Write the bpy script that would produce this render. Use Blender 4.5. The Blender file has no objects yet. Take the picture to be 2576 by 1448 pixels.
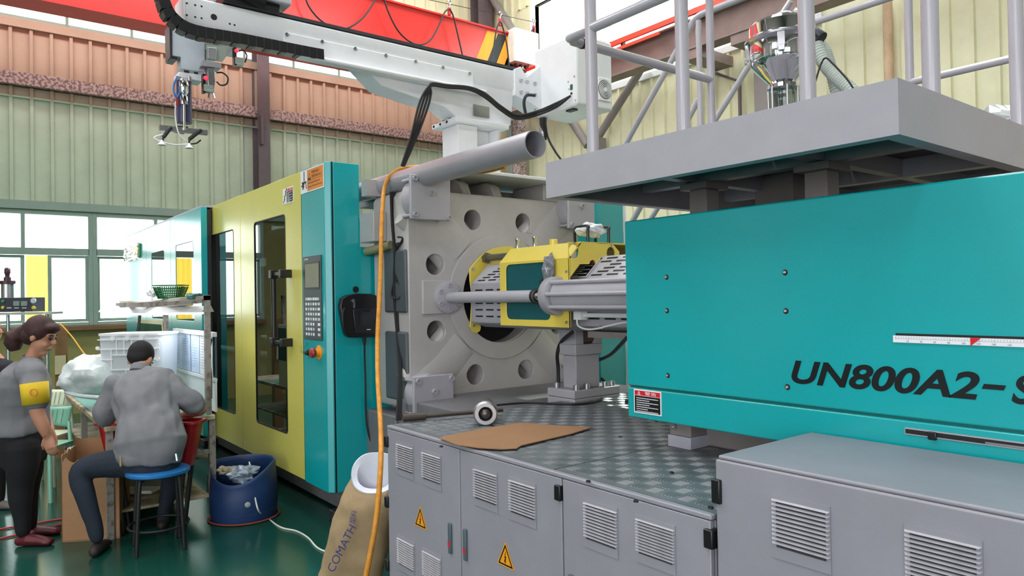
import bpy, bmesh, math, random
from math import sin, cos, pi, radians, sqrt, hypot, atan2
from mathutils import Vector as V, Matrix, noise
from mathutils.geometry import tessellate_polygon
C = bpy.context.scene.collection
S = bpy.context.scene
random.seed(7)
# ---------------------------------------------------------------- camera, sky, lights, exposure
F, CAMH = 1790.58, 1.65
_y, _p, _k = radians(142.0968), radians(0.6505), radians(-1.0046)
FW = V((cos(_p)*cos(_y), cos(_p)*sin(_y), sin(_p)))
_r = V((sin(_y), -cos(_y), 0)); _u = _r.cross(FW)
RT = cos(_k)*_r + sin(_k)*_u; UP = -sin(_k)*_r + cos(_k)*_u
EYE = V((0, 0, CAMH))
cd = bpy.data.cameras.new('camera'); cam = bpy.data.objects.new('camera', cd); C.objects.link(cam)
cd.sensor_width = 36; cd.lens = 36*F/2576; cd.clip_end = 200; cd.clip_start = 0.05
m = Matrix((RT, UP, -FW)).transposed().to_4x4(); m.translation = EYE
cam.matrix_world = m; S.camera = cam
w = bpy.data.worlds.new('sky'); S.world = w; w.use_nodes = True
bg = w.node_tree.nodes['Background']; bg.inputs[0].default_value = (0.93, 0.97, 1.0, 1); bg.inputs[1].default_value = 6.0
def area(name, loc, rot, sx, sy, power, col=(1, 1, 1)):
    l = bpy.data.lights.new(name, 'AREA'); l.shape = 'RECTANGLE'; l.size = sx; l.size_y = sy; l.energy = power; l.color = col
    o = bpy.data.objects.new(name, l); C.objects.link(o); o.location = loc; o.rotation_euler = rot
    return o
# area lights added for daylight: three below unseen skylights, one high behind the camera
for x, e in ((-9.6, 560), (-3.6, 270), (1.8, 70)):
    area('skylight_light', (x, 1.0, 8.85), (0, 0, 0), 1.3, 15, e, (1, 0.98, 0.95))
area('high_fill_light', (1.5, -8.7, 6.2), (radians(80), 0, 0), 8.0, 2.0, 170, (1.0, 0.97, 0.98))
area('right_fill_light', (6.5, -4.6, 3.0), (radians(88), 0, radians(42)), 4.0, 3.6, 300, (1.0, 0.94, 0.95))  # area light added inside the hall, brightening the cabinets from the right
sl = bpy.data.lights.new('sun', 'SUN'); sl.energy = 5.0; sl.angle = radians(1.0); sl.color = (1, .96, .88)
so_ = bpy.data.objects.new('sun', sl); C.objects.link(so_); so_.rotation_euler = V((0.0, -1.02, -1.0)).to_track_quat('-Z', 'Y').to_euler()
S.view_settings.view_transform = 'Standard'; S.view_settings.look = 'None'
S.view_settings.gamma = 1; S.view_settings.use_curve_mapping = False; S.view_settings.exposure = 0.0
S.cycles.max_bounces = 7; S.cycles.diffuse_bounces = 4; S.cycles.glossy_bounces = 4; S.cycles.transparent_max_bounces = 12
S.cycles.sample_clamp_indirect = 6; S.cycles.use_denoising = True; S.cycles.caustics_reflective = False; S.cycles.caustics_refractive = False
# ---------------------------------------------------------------- points from the photograph's pixels on real planes
def ray(px, py): return FW + (px-1288)/F*RT - (py-724)/F*UP
def PX(px, py, x): d = ray(px, py); return EYE + d*((x-EYE.x)/d.x)
def PY(px, py, y): d = ray(px, py); return EYE + d*((y-EYE.y)/d.y)
def PZ(px, py, z): d = ray(px, py); return EYE + d*((z-EYE.z)/d.z)
def PD(px, py, t): return EYE + ray(px, py)*t
# ---------------------------------------------------------------- materials
def lin(h):
    h = h.lstrip('#'); o = []
    for i in (0, 2, 4):
        c = int(h[i:i+2], 16)/255; o.append(c/12.92 if c <= .04045 else ((c+.055)/1.055)**2.4)
    return (*o, 1)
MATS = {}
def mat(name, col, rough=.5, metal=0., var=.06, scale=6., bump=0., bscale=60., coat=0., emit=None, trans=0.):
    if name in MATS: return MATS[name]
    m = bpy.data.materials.new(name); m.use_nodes = True; n = m.node_tree.nodes; L = m.node_tree.links
    b = n['Principled BSDF']; c = lin(col)
    b.inputs['Base Color'].default_value = c; b.inputs['Roughness'].default_value = rough; b.inputs['Metallic'].default_value = metal
    b.inputs['Coat Weight'].default_value = coat; b.inputs['Coat Roughness'].default_value = .17
    b.inputs['Transmission Weight'].default_value = trans
    tc = n.new('ShaderNodeTexCoord')
    if var:
        t = n.new('ShaderNodeTexNoise'); t.inputs['Scale'].default_value = scale; t.inputs['Detail'].default_value = 5; t.inputs['Roughness'].default_value = .65
        L.new(tc.outputs['Object'], t.inputs['Vector'])
        r = n.new('ShaderNodeValToRGB'); r.color_ramp.elements[0].position = .3; r.color_ramp.elements[1].position = .7
        r.color_ramp.elements[0].color = tuple(max(0, x*(1-var*1.6)) for x in c[:3])+(1,)
        r.color_ramp.elements[1].color = tuple(min(1, x*(1+var)) for x in c[:3])+(1,)
        L.new(t.outputs['Fac'], r.inputs['Fac']); L.new(r.outputs['Color'], b.inputs['Base Color'])
    if bump:
        t2 = n.new('ShaderNodeTexNoise'); t2.inputs['Scale'].default_value = bscale; t2.inputs['Detail'].default_value = 4
        L.new(tc.outputs['Object'], t2.inputs['Vector'])
        bp = n.new('ShaderNodeBump'); bp.inputs['Strength'].default_value = bump; bp.inputs['Distance'].default_value = .01
        L.new(t2.outputs['Fac'], bp.inputs['Height']); L.new(bp.outputs['Normal'], b.inputs['Normal'])
    if emit:
        b.inputs['Emission Color'].default_value = lin(emit[0]); b.inputs['Emission Strength'].default_value = emit[1]
    MATS[name] = m; return m
def glass(name, tint, gloss=.12, rough=.02):
    m = bpy.data.materials.new(name); m.use_nodes = True; n = m.node_tree.nodes; L = m.node_tree.links
    n.clear(); o = n.new('ShaderNodeOutputMaterial'); t = n.new('ShaderNodeBsdfTransparent'); t.inputs[0].default_value = lin(tint)
    g = n.new('ShaderNodeBsdfGlossy'); g.inputs['Roughness'].default_value = rough
    f = n.new('ShaderNodeFresnel'); f.inputs[0].default_value = 1.5
    a = n.new('ShaderNodeMath'); a.operation = 'ADD'; a.inputs[1].default_value = gloss; a.use_clamp = True
    x = n.new('ShaderNodeMixShader'); L.new(f.outputs[0], a.inputs[0])
    ge = n.new('ShaderNodeNewGeometry'); iv = n.new('ShaderNodeMath'); iv.operation = 'SUBTRACT'; iv.inputs[0].default_value = 1; L.new(ge.outputs['Backfacing'], iv.inputs[1])
    mu = n.new('ShaderNodeMath'); mu.operation = 'MULTIPLY'; L.new(a.outputs[0], mu.inputs[0]); L.new(iv.outputs[0], mu.inputs[1]); L.new(mu.outputs[0], x.inputs[0])
    L.new(t.outputs[0], x.inputs[1]); L.new(g.outputs[0], x.inputs[2]); L.new(x.outputs[0], o.inputs[0])
    MATS[name] = m; return m
def mottled(name, c1, c2, scale, rough=.7, lo=.42, hi=.56, stretch=None):
    m = mat(name, c1, rough, var=0); n = m.node_tree.nodes; L = m.node_tree.links
    tc = n.new('ShaderNodeTexCoord'); t = n.new('ShaderNodeTexNoise'); t.inputs['Scale'].default_value = scale; t.inputs['Detail'].default_value = 3
    if stretch:
        mp = n.new('ShaderNodeMapping'); mp.inputs['Scale'].default_value = stretch; L.new(tc.outputs['Object'], mp.inputs[0]); L.new(mp.outputs[0], t.inputs['Vector'])
    else: L.new(tc.outputs['Object'], t.inputs['Vector'])
    r = n.new('ShaderNodeValToRGB'); r.color_ramp.elements[0].position = lo; r.color_ramp.elements[1].position = hi
    r.color_ramp.elements[0].color = lin(c1); r.color_ramp.elements[1].color = lin(c2)
    L.new(t.outputs['Fac'], r.inputs['Fac']); L.new(r.outputs['Color'], n['Principled BSDF'].inputs['Base Color']); return m
TEAL = mat('teal_paint', '#02a5aa', .33, var=.03, scale=3, coat=.8, bump=.02, bscale=300)
DYEL = mat('green_lit_yellow_paint', '#d0cb62', .33, var=.03, scale=3, coat=.6, bump=.02, bscale=300)  # the guard's yellow, tinted greener to hold green reflections on the door
YEL = mat('yellow_paint', '#e2cd58', .33, var=.03, scale=3, coat=.35, bump=.02, bscale=300)
GREY = mat('grey_paint', '#a7a6ae', .42, var=.04, scale=5, bump=.02, bscale=250)
CAB = mat('cabinet_paint', '#94949d', .42, var=.05, scale=4, bump=.02, bscale=300)
CAST = mat('cast_iron_paint', '#b5b2b1', .3, var=.05, scale=5, bump=.12, bscale=14, coat=.3)
RAIL = mat('gloss_rail_grey', '#b3b1b9', .22, var=.02, coat=.5)
PINKG = mat('dim_grey_paint', '#8d8684', .5, var=.05)
WHITE = mat('white_enamel', '#e6e9ec', .35, var=.03, coat=.3)
STEEL = mat('bright_steel', '#c9ccd2', .22, 1., var=.05)
CHROME = mat('polished_chrome', '#e4e6ea', .05, 1., var=0)
ALU = mat('aluminium', '#b9bcc0', .35, 1., var=.05)
DARKM = mat('dark_metal', '#3a3b40', .45, .6, var=.1)
BLACK = mat('black_rubber', '#141416', .55, var=.1)
BLKP = mat('black_plastic', '#17171a', .35, var=.05)
RED = mat('red_paint', '#cf2a26', .3, var=.05, scale=4, coat=.4)
ORANGE = mat('orange_hose', '#d8922e', .55, var=.18, scale=25)
BROWN = mat('brown_beam_paint', '#8f7a74', .5, var=.12, scale=4)
DGREY = mat('column_paint', '#6b6064', .6, var=.08)
PIPE = mat('pipe_grey', '#97969d', .33, var=.03, coat=.3)
WPLAS = mat('white_plastic', '#eceff2', .4, var=.02)
CARD = mat('cardboard', '#a8805c', .85, var=.06, bump=.05, bscale=120)
KRAFT = mat('kraft_paper', '#a08a68', .8, var=.1, scale=9, bump=.25, bscale=9)
RUBYL = mat('red_indicator', '#ff2030', .3, var=0, emit=('#ff1828', 6))
TEXTK = mat('black_print', '#0c1216', .4, var=0)
TEXTW = mat('white_print', '#e9e9ee', .5, var=0)
TEXTB = mat('blue_print', '#2c2f72', .6, var=0)
ORG = mat('orange_print', '#e08a3a', .45, var=0)
REDP = mat('red_print', '#d3202c', .4, var=0)
WARN = mat('warning_yellow', '#f0a11e', .45, var=0)
CLEAR = glass('window_glass', '#f4faf8', .02)
SMOKE = glass('smoked_acrylic', '#6d7775', .14)
# ---------------------------------------------------------------- mesh building
class B:
    def __init__(s): s.v = []; s.f = []
    def add(s, vs, fs):
        k = len(s.v); s.v += [V(a) for a in vs]; s.f += [[k+i for i in f] for f in fs]; return s
    def hexa(s, p): return s.add(p, [(0, 3, 2, 1), (4, 5, 6, 7), (0, 1, 5, 4), (1, 2, 6, 5), (2, 3, 7, 6), (3, 0, 4, 7)])
    def box(s, a, b):
        x0, y0, z0 = (min(a[i], b[i]) for i in range(3)); x1, y1, z1 = (max(a[i], b[i]) for i in range(3))
        return s.hexa([(x0, y0, z0), (x1, y0, z0), (x1, y1, z0), (x0, y1, z0), (x0, y0, z1), (x1, y0, z1), (x1, y1, z1), (x0, y1, z1)])
    def obox(s, c, a, b, d):
        c, a, b, d = V(c), V(a), V(b), V(d)
        if a.cross(b).dot(d) < 0: a = -a
        return s.hexa([c-a-b-d, c+a-b-d, c+a+b-d, c-a+b-d, c-a-b+d, c+a-b+d, c+a+b+d, c-a+b+d])
    def bar(s, p, q, w, h, up=(0, 0, 1)):
        p, q = V(p), V(q); d = (q-p); n = d.normalized(); sd = n.cross(V(up))
        if sd.length < 1e-4: sd = n.cross(V((0, 1, 0)))
        sd.normalize(); u = sd.cross(n)
        return s.obox((p+q)/2, d/2, sd*w/2, u*h/2)
    def plate(s, loops, ext):
        ext = V(ext); loops = [[V(p) for p in l] for l in loops]; tri = tessellate_polygon(loops)
        flat = [p for l in loops for p in l]; n = len(flat)
        nrm = V((0, 0, 0))
        for t in tri: nrm += (flat[t[1]]-flat[t[0]]).cross(flat[t[2]]-flat[t[0]])
        # tessellated triangles may be wound either way: fix each one
        ref = -ext
        fs = []
        for t in tri:
            q = (flat[t[1]]-flat[t[0]]).cross(flat[t[2]]-flat[t[0]])
            t = tuple(t) if q.dot(ref) >= 0 else (t[0], t[2], t[1])
            fs.append(t); fs.append((t[0]+n, t[2]+n, t[1]+n))
        k = 0
        for j, l in enumerate(loops):
            a = V((0, 0, 0))
            for i in range(len(l)): a += l[i].cross(l[(i+1) % len(l)])
            fwd = (a.dot(ref) > 0) == (j == 0)
            for i in range(len(l)):
                i0, i1 = k+i, k+(i+1) % len(l)
                fs.append((i0, i0+n, i1+n, i1) if fwd else (i0, i1, i1+n, i0+n))
            k += len(l)
        return s.add(flat+[p+ext for p in flat], fs)
    def prism(s, pts, ext): return s.plate([pts], ext)
    def tube(s, pts, r, n=8, cap=True, ry=None, up=None):
        pts = [V(p) for p in pts]; R = r if isinstance(r, (list, tuple)) else [r]*len(pts); vs = []; fs = []
        R2 = R if ry is None else (ry if isinstance(ry, (list, tuple)) else [ry]*len(pts))
        t0 = (pts[1]-pts[0]).normalized()
        a = V(up) if up is not None else (V((0, 0, 1)) if abs(t0.z) < .9 else V((1, 0, 0)))
        for i, p in enumerate(pts):
            t = (pts[min(i+1, len(pts)-1)]-pts[max(i-1, 0)])
            t = t.normalized() if t.length > 1e-9 else t0
            a = a-t*a.dot(t)
            a = a.normalized() if a.length > 1e-6 else t.orthogonal().normalized()
            b = t.cross(a)
            for j in range(n):
                an = 2*pi*j/n; vs.append(p+a*(cos(an)*R[i])+b*(sin(an)*R2[i]))
        for i in range(len(pts)-1):
            for j in range(n):
                q = (j+1) % n; fs.append((i*n+j, i*n+q, (i+1)*n+q, (i+1)*n+j))
        if cap:
            fs.append(tuple(range(n))[::-1]); fs.append(tuple((len(pts)-1)*n+j for j in range(n)))
        return s.add(vs, fs)
    def cyl(s, p, q, r, n=16, r2=None): return s.tube([p, q], [r, r if r2 is None else r2], n)
    def lathe(s, o, ax, prof, n=24, cap=True):
        o, ax = V(o), V(ax).normalized(); a = ax.orthogonal().normalized(); b = ax.cross(a); vs = []; fs = []
        for r, h in prof:
            for j in range(n): an = 2*pi*j/n; vs.append(o+ax*h+a*(cos(an)*r)+b*(sin(an)*r))
        for i in range(len(prof)-1):
            for j in range(n):
                q = (j+1) % n; fs.append((i*n+j, i*n+q, (i+1)*n+q, (i+1)*n+j))
        if cap:
            fs.append(tuple(range(n))[::-1]); fs.append(tuple((len(prof)-1)*n+j for j in range(n)))
        return s.add(vs, fs)
    def ball(s, c, r, n=12, m=8, sc=(1, 1, 1), rot=None):
        c = V(c); vs = [];
        for i in range(1, m):
            t = pi*i/m
            for j in range(n):
                p = 2*pi*j/n; q = V((r*sin(t)*cos(p)*sc[0], r*sin(t)*sin(p)*sc[1], r*cos(t)*sc[2]))
                vs.append(c+(rot @ q if rot else q))
        tq, bq = V((0, 0, r*sc[2])), V((0, 0, -r*sc[2])); vs += [c+(rot @ tq if rot else tq), c+(rot @ bq if rot else bq)]
        T, Bq = len(vs)-2, len(vs)-1; fs = []
        for j in range(n):
            q = (j+1) % n; fs.append((T, j, q)); fs.append((Bq, (m-2)*n+q, (m-2)*n+j))
            for i in range(m-2): fs.append((i*n+j, (i+1)*n+j, (i+1)*n+q, i*n+q))
        return s.add(vs, fs)
    def grid(s, P, nu, nv):
        vs = [V(P(i/nu, j/nv)) for i in range(nu+1) for j in range(nv+1)]
        return s.add(vs, [(i*(nv+1)+j, (i+1)*(nv+1)+j, (i+1)*(nv+1)+j+1, i*(nv+1)+j+1) for i in range(nu) for j in range(nv)])
    def build(s, name, m, parent=None, bev=0., smooth=True, seg=2):
        o0 = V((0, 0, 0))
        if parent is None:
            zs = min(p.z for p in s.v); xs = [p.x for p in s.v]; ys = [p.y for p in s.v]
            o0 = V(((min(xs)+max(xs))/2, (min(ys)+max(ys))/2, zs))
        else:
            q = parent
            while q is not None: o0 = o0+V(q.location); q = q.parent
        me = bpy.data.meshes.new(name); me.from_pydata([p-o0 for p in s.v], [], s.f); me.validate(); me.update()
        me.materials.append(m)
        if smooth:
            me.polygons.foreach_set('use_smooth', [True]*len(me.polygons)); me.set_sharp_from_angle(angle=radians(38))
        o = bpy.data.objects.new(name, me); C.objects.link(o)
        if parent is None: o.location = o0
        else: o.parent = parent
        if bev:
            md = o.modifiers.new('bevel', 'BEVEL'); md.width = bev; md.segments = seg; md.limit_method = 'ANGLE'; md.angle_limit = radians(40)
        return o
def tag(o, label, cat, group=None, kind=None):
    o['label'] = label; o['category'] = cat
    if group: o['group'] = group
    if kind: o['kind'] = kind
    return o
def thing(name, label, cat, loc, group=None):
    o = bpy.data.objects.new(name, None); C.objects.link(o); o.location = loc; o.empty_display_size = .1
    return tag(o, label, cat, group)
def struct(o, label=None):
    o['kind'] = 'structure'
    if label: o['label'] = label
    return o
def circ(c, a, b, r, n=24, r2=None, ph=0):
    c, a, b = V(c), V(a), V(b); r2 = r if r2 is None else r2
    return [c+a*(cos(2*pi*i/n+ph)*r)+b*(sin(2*pi*i/n+ph)*r2) for i in range(n)]
def rrect(x0, y0, x1, y1, r, n=4):
    o = []
    for cx, cy, a0 in ((x1-r, y1-r, 0), (x0+r, y1-r, 90), (x0+r, y0+r, 180), (x1-r, y0+r, 270)):
        for i in range(n+1): a = radians(a0+90*i/n); o.append((cx+r*cos(a), cy+r*sin(a)))
    return o
def spline(pts, k=6):
    pts = [V(p) for p in pts]; out = []
    for i in range(len(pts)-1):
        p0, p1, p2, p3 = pts[max(i-1, 0)], pts[i], pts[i+1], pts[min(i+2, len(pts)-1)]
        for j in range(k):
            t = j/k; out.append(.5*((2*p1)+(p2-p0)*t+(2*p0-5*p1+4*p2-p3)*t*t+(3*p1-p0-3*p2+p3)*t*t*t))
    return out+[pts[-1]]
def text(name, s, o, u, v, h, m, parent, shear=0, bold=0, depth=.001, width=None, align='LEFT'):
    cu = bpy.data.curves.new('t', 'FONT'); cu.body = s; cu.size = 1; cu.shear = shear; cu.offset = bold; cu.align_x = align; cu.resolution_u = 8
    to = bpy.data.objects.new('t', cu); C.objects.link(to)
    dg = bpy.context.evaluated_depsgraph_get(); me = bpy.data.meshes.new_from_object(to.evaluated_get(dg))
    bpy.data.objects.remove(to); u, v, o = V(u).normalized(), V(v).normalized(), V(o); n = u.cross(v)
    if not len(me.vertices): return None
    xs = [p.co.x for p in me.vertices]; ys = [p.co.y for p in me.vertices]; sc = h/max(max(ys)-min(ys), 1e-6)
    sx = sc if width is None else width/max(max(xs)-min(xs), 1e-6)
    b = B(); k = [o+u*((p.co.x-min(xs))*sx)+v*((p.co.y-min(ys))*sc)+n*depth for p in me.vertices]
    b.add(k, [tuple(p.vertices) for p in me.polygons]); bpy.data.meshes.remove(me)
    return b.build(name, m, parent, smooth=False)
X1, Y1, Z1 = V((1, 0, 0)), V((0, 1, 0)), V((0, 0, 1))
# ================================================================ the hall
XL, YR, YN, XE, HC = -12.5, 9.2, -9.0, 9.0, 9.0
FLOOR = mat('green_epoxy_floor', '#164a40', .2, var=.14, scale=1.6, bump=.04, bscale=25)
OLIVE = mat('olive_wall_paint', '#8f8a52', .7, var=.08, scale=3)
LOWS = mat('pale_green_sheet', '#c0d0b8', .42, var=.06, scale=2.5, coat=.2)
UPS = mat('tan_bounce_sheet', '#bda48e', .45, var=.07, scale=1.5, coat=.15)  # upper sheet: warm light bounced off the red crane put into the tan
CREAM = mat('cream_sheet', '#e4e2c0', .45, var=.06, scale=2.5, coat=.15)
FRM = mat('window_frame_green', '#93a99d', .45, var=.05)
RUSTY = mottled('flaking_beam_paint', '#84696a', '#cbb5ae', 26)
struct(B().box((XL-.3, YN-.3, -.2), (XE+.3, YR+.3, 0)).build('floor', FLOOR, smooth=False))
cb = B()
for x0, x1 in ((XL-.3, -9.65), (-8.35, -4.25), (-2.95, 1.15), (2.45, XE+.3)): cb.box((x0, YN-.3, HC), (x1, YR+.3, HC+.2))
for x0 in (-9.65, -4.25, 1.15):
    cb.box((x0, YN-.3, HC), (x0+1.3, -6.5, HC+.2)); cb.box((x0, 8.5, HC), (x0+1.3, YR+.3, HC+.2))
struct(cb.build('ceiling', mat('ceiling_sheet', '#8f8d86', .7), smooth=False))
# end wall with windows (left of the picture)
lb = B(); WY0, WY1, WZ0, WZ1, RZ0, RZ1 = -.13, 5.15, 1.32, 3.03, 5.8, 6.9
lb.box((XL-.25, YN-.3, 0), (XL, YR+.3, WZ0)); lb.box((XL-.25, WY1, WZ0), (XL, YR+.3, WZ1)); lb.box((XL-.25, YN-.3, WZ0), (XL, WY0, WZ1))
lb.box((XL-.25, YN-.3, WZ1), (XL, YR+.3, RZ0)); lb.box((XL-.25, 8.3, RZ0), (XL, YR+.3, RZ1)); lb.box((XL-.25, YN-.3, RZ0), (XL, -7.4, RZ1))
lb.box((XL-.25, YN-.3, RZ1), (XL, YR+.3, HC))
wl = struct(lb.build('wall_left', OLIVE, smooth=False))
def sheet(parent, m, o, u, n, wd, z0, z1, p=.25, off=.0):
    o, u, n = V(o), V(u), V(n); prof = []; s = 0
    k = int(round(wd/p))
    for i in range(k):
        a = i*p
        prof += [(a, .004), (a+p*.36, .004), (a+p*.40, .046), (a+p*.56, .046), (a+p*.60, .004)]
    prof.append((k*p, .004))
    b = B(); vs = [o+u*s+n*d+Z1*z for z in (z0, z1) for s, d in prof]; q = len(prof)
    fs = [(i, i+1, q+i+1, q+i) for i in range(q-1)]
    b.add(vs, fs); return b.build('wall_panel', m, parent, smooth=False)
y = YN
while y < YR-.3:
    sheet(wl, LOWS, (XL+.002, y, 0), Y1, X1, 1.0, WZ1+.12, 4.67)
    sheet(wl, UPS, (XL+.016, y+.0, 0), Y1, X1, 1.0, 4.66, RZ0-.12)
    sheet(wl, CREAM, (XL+.002, y, 0), Y1, X1, 1.0, RZ1+.1, HC-.02); y += 1.0
def strip(i, m, a, b, bev=.004):
    return struct(B().box(a, b).build('trim_%d' % i, m, bev=bev))
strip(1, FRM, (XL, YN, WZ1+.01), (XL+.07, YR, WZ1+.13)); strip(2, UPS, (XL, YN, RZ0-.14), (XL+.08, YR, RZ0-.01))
strip(3, mat('sill_wood', '#7b5a3a', .5), (XL, WY0, WZ0-.07), (XL+.12, WY1, WZ0-.005))
strip(4, RUSTY, (XL+.12, YN, 4.80), (XL+.2, YR-.4, 4.98)); strip(5, LOWS, (XL+.03, YN, 4.645), (XL+.06, YR-.1, 4.675))
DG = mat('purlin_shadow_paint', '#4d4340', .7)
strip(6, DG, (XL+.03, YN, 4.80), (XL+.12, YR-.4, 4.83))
for i, (ya, wd) in enumerate(((4.06, .2), (8.72, .36))):   # two columns against the end wall
    cbm = B().box((XL+.02, ya, 0), (XL+.05, ya+wd, HC)); cbm.box((XL+.3, ya, 0), (XL+.33, ya+wd, HC)); cbm.box((XL+.05, ya+wd/2-.01, 0), (XL+.3, ya+wd/2+.01, HC))
    cbm.box((XL+.33, ya+wd*.1, 4.3), (XL+.42, ya+wd*.3, 4.8))
    struct(cbm.build('trim_%d' % (7+i), DGREY, smooth=False))
def window(i, ya, yb, z0, z1, split=True):
    r = bpy.data.objects.new('window_%d' % i, None); C.objects.link(r); r.location = (XL-.05, (ya+yb)/2, z0); struct(r)
    x0, x1 = XL-.11, XL+.015
    def fr(a, b, xa=x0, xb=x1): B().box((xa, a[0], a[1]), (xb, b[0], b[1])).build('frame', FRM, r, bev=.004)
    def pn(a, b, x): B().box((x-.003, a[0], a[1]), (x+.003, b[0], b[1])).build('pane', CLEAR, r, smooth=False)
    e_ = .06 if split else .02; fr((ya, z0), (ya+e_, z1)); fr((yb-e_, z0), (yb, z1)); fr((ya+e_, z1-.06), (yb-e_, z1)); fr((ya+e_, z0), (yb-e_, z0+.05))
    if split:
        t = 2.43; ym = (ya+yb)/2; fr((ya+.045, t-.05), (yb-.045, t+.05)); fr((ym-.025, t+.05), (ym+.025, z1-.06))
        pn((ya+.045, t+.05), (ym-.025, z1-.06), XL-.06); pn((ym+.025, t+.05), (yb-.045, z1-.06), XL-.06)
        for a, b, xs in ((ya+.05, ym+.02, XL-.075), (ym-.02+(.32 if i == 1 else 0), yb-.05, XL-.03)):
            zt = t-.055; zb = z0+.055
            for q in (((a, zb), (a+.05, zt)), ((b-.05, zb), (b, zt)), ((a+.05, zt-.04), (b-.05, zt)), ((a+.05, zb), (b-.05, zb+.045))): fr(q[0], q[1], xs-.018, xs+.018)
            pn((a+.05, zb+.045), (b-.05, zt-.04), xs)
    else: pn((ya+.045, z0+.05), (yb-.045, z1-.06), XL-.06)
for k in range(3): window(k+1, -.13+1.76*k, -.13+1.76*(k+1), WZ0, WZ1)
k = 0; y = -7.4
while y < 8.2: window(4+k, y, min(y+.8725, 8.3), RZ0, RZ1, False); y += .8725; k += 1
NW = 4+k
# right wall, near wall, far end wall
rb = B(); QX0, QX1, QZ0, QZ1 = -10.9, -5.0, 5.35, 7.48
rb.box((XL, YR, 0), (XE+.3, YR+.25, QZ0)); rb.box((XL, YR, QZ0), (QX0, YR+.25, QZ1)); rb.box((QX1, YR, QZ0), (-3.75, YR+.25, QZ1)); rb.box((-.55, YR, QZ0), (XE+.3, YR+.25, QZ1)); rb.box((XL, YR, QZ1), (XE+.3, YR+.25, HC))
wr = struct(rb.build('wall_right', CREAM, smooth=False))
x = XL
while x < XE-.6:
    inw = QX0-.9 < x < QX1-.1 or -4.6 < x < -.6
    if inw:
        sheet(wr, CREAM, (x, YR-.002, 0), X1, -Y1, 1.0, 0, QZ0-.06); sheet(wr, CREAM, (x, YR-.002, 0), X1, -Y1, 1.0, QZ1+.06, HC-.02)
    else: sheet(wr, CREAM, (x, YR-.002, 0), X1, -Y1, 1.0, 0, HC-.02)
    x += 1.0
r = bpy.data.objects.new('window_%d' % NW, None); C.objects.link(r); r.location = (QX0, YR, QZ0); struct(r)
for a, b in (((QX0-.1, QZ0-.1), (QX1+.1, QZ0)), ((QX0-.1, QZ1), (QX1+.1, QZ1+.1)), ((QX0-.1, QZ0), (QX0, QZ1)), ((QX1, QZ0), (QX1+.1, QZ1)), ((QX0+1.95, QZ0), (QX0+2.0, QZ1)), ((QX0+3.9, QZ0), (QX0+3.95, QZ1))):
    B().box((a[0], YR-.06, a[1]), (b[0], YR+.1, b[1])).build('frame', WHITE, r, bev=.004)
for q in range(3): B().box((QX0+1.96*q+.03, YR+.05, QZ0), (QX0+1.96*(q+1)-.03, YR+.056, QZ1)).build('pane', CLEAR, r, smooth=False)
r = bpy.data.objects.new('window_%d' % (NW+1), None); C.objects.link(r); r.location = (-3.75, YR, QZ0); struct(r)  # unseen second window, added so the sun can reach the deck
for a, b in (((-3.85, QZ0-.1), (-.45, QZ0)), ((-3.85, QZ1), (-.45, QZ1+.1)), ((-3.85, QZ0), (-3.75, QZ1)), ((-.55, QZ0), (-.45, QZ1))): B().box((a[0], YR-.06, a[1]), (b[0], YR+.1, b[1])).build('frame', WHITE, r, bev=.004)
B().box((-3.75, YR+.05, QZ0), (-.55, YR+.056, QZ1)).build('pane', CLEAR, r, smooth=False)
nb = B(); nb.box((XL-.3, YN-.25, 0), (-.3, YN, HC)); nb.box((5.5, YN-.25, 0), (XE+.3, YN, HC)); nb.box((-.3, YN-.25, 4.5), (5.5, YN, HC))
struct(nb.build('wall_near', mat('far_grey_wall', '#8d8c86', .7), smooth=False)); struct(B().box((XE, YN, 0), (XE+.25, YR, HC)).build('wall_end', MATS['far_grey_wall'], smooth=False))
# corner column, cross braces on the right wall
struct(B().box(PY(1283, 440, 8.8)*1, V((-10.98, 9.0, 5.1))).build('trim_9', DG)) if 0 else None
c0 = B(); c0.box((-11.28, 8.72, 0), (-11.13, 8.98, 5.15)); struct(c0.build('trim_9', mat('pale_grey_paint', '#9fa39c', .5), smooth=False))
c0 = B(); c0.box((-11.12, 8.74, 0), (-10.98, 8.96, 5.15)); struct(c0.build('trim_10', RUSTY, smooth=False))
for i, (a, b, rr) in enumerate(((PY(1238, -5, 9.0), PY(1478, 366, 9.0), .075), (PY(1618, 165, 9.0), PY(1500, 352, 9.0), .07))):
    struct(B().cyl(a+(a-b)*.12 if i == 0 else a, b, rr, 14).build('trim_%d' % (11+i), PINKG))
J = PY(1505, 362, 8.98); struct(B().box(J-V((.16, .1, .16)), J+V((.1, .1, .1))).build('trim_13', PINKG, bev=.01))
c0 = B().box((-5.75, 8.85, 0), (-5.45, 9.12, 5.2)); struct(c0.build('trim_14', PINKG))
# water pipe on the right wall
P0 = PY(2236, 100, 9.1); struct(B().cyl((P0.x, 9.08, 0), (P0.x, 9.08, 5.2), .055, 12).build('trim_15', mat('salmon_pipe', '#d8b795', .6, var=.12)))
P0 = PY(1862, 200, 9.12); struct(B().tube([(P0.x, 9.1, 0), (P0.x, 9.1, 4.75), (P0.x-.55, 9.1, 5.05)], .025, 8).build('trim_16', DGREY))
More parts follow.
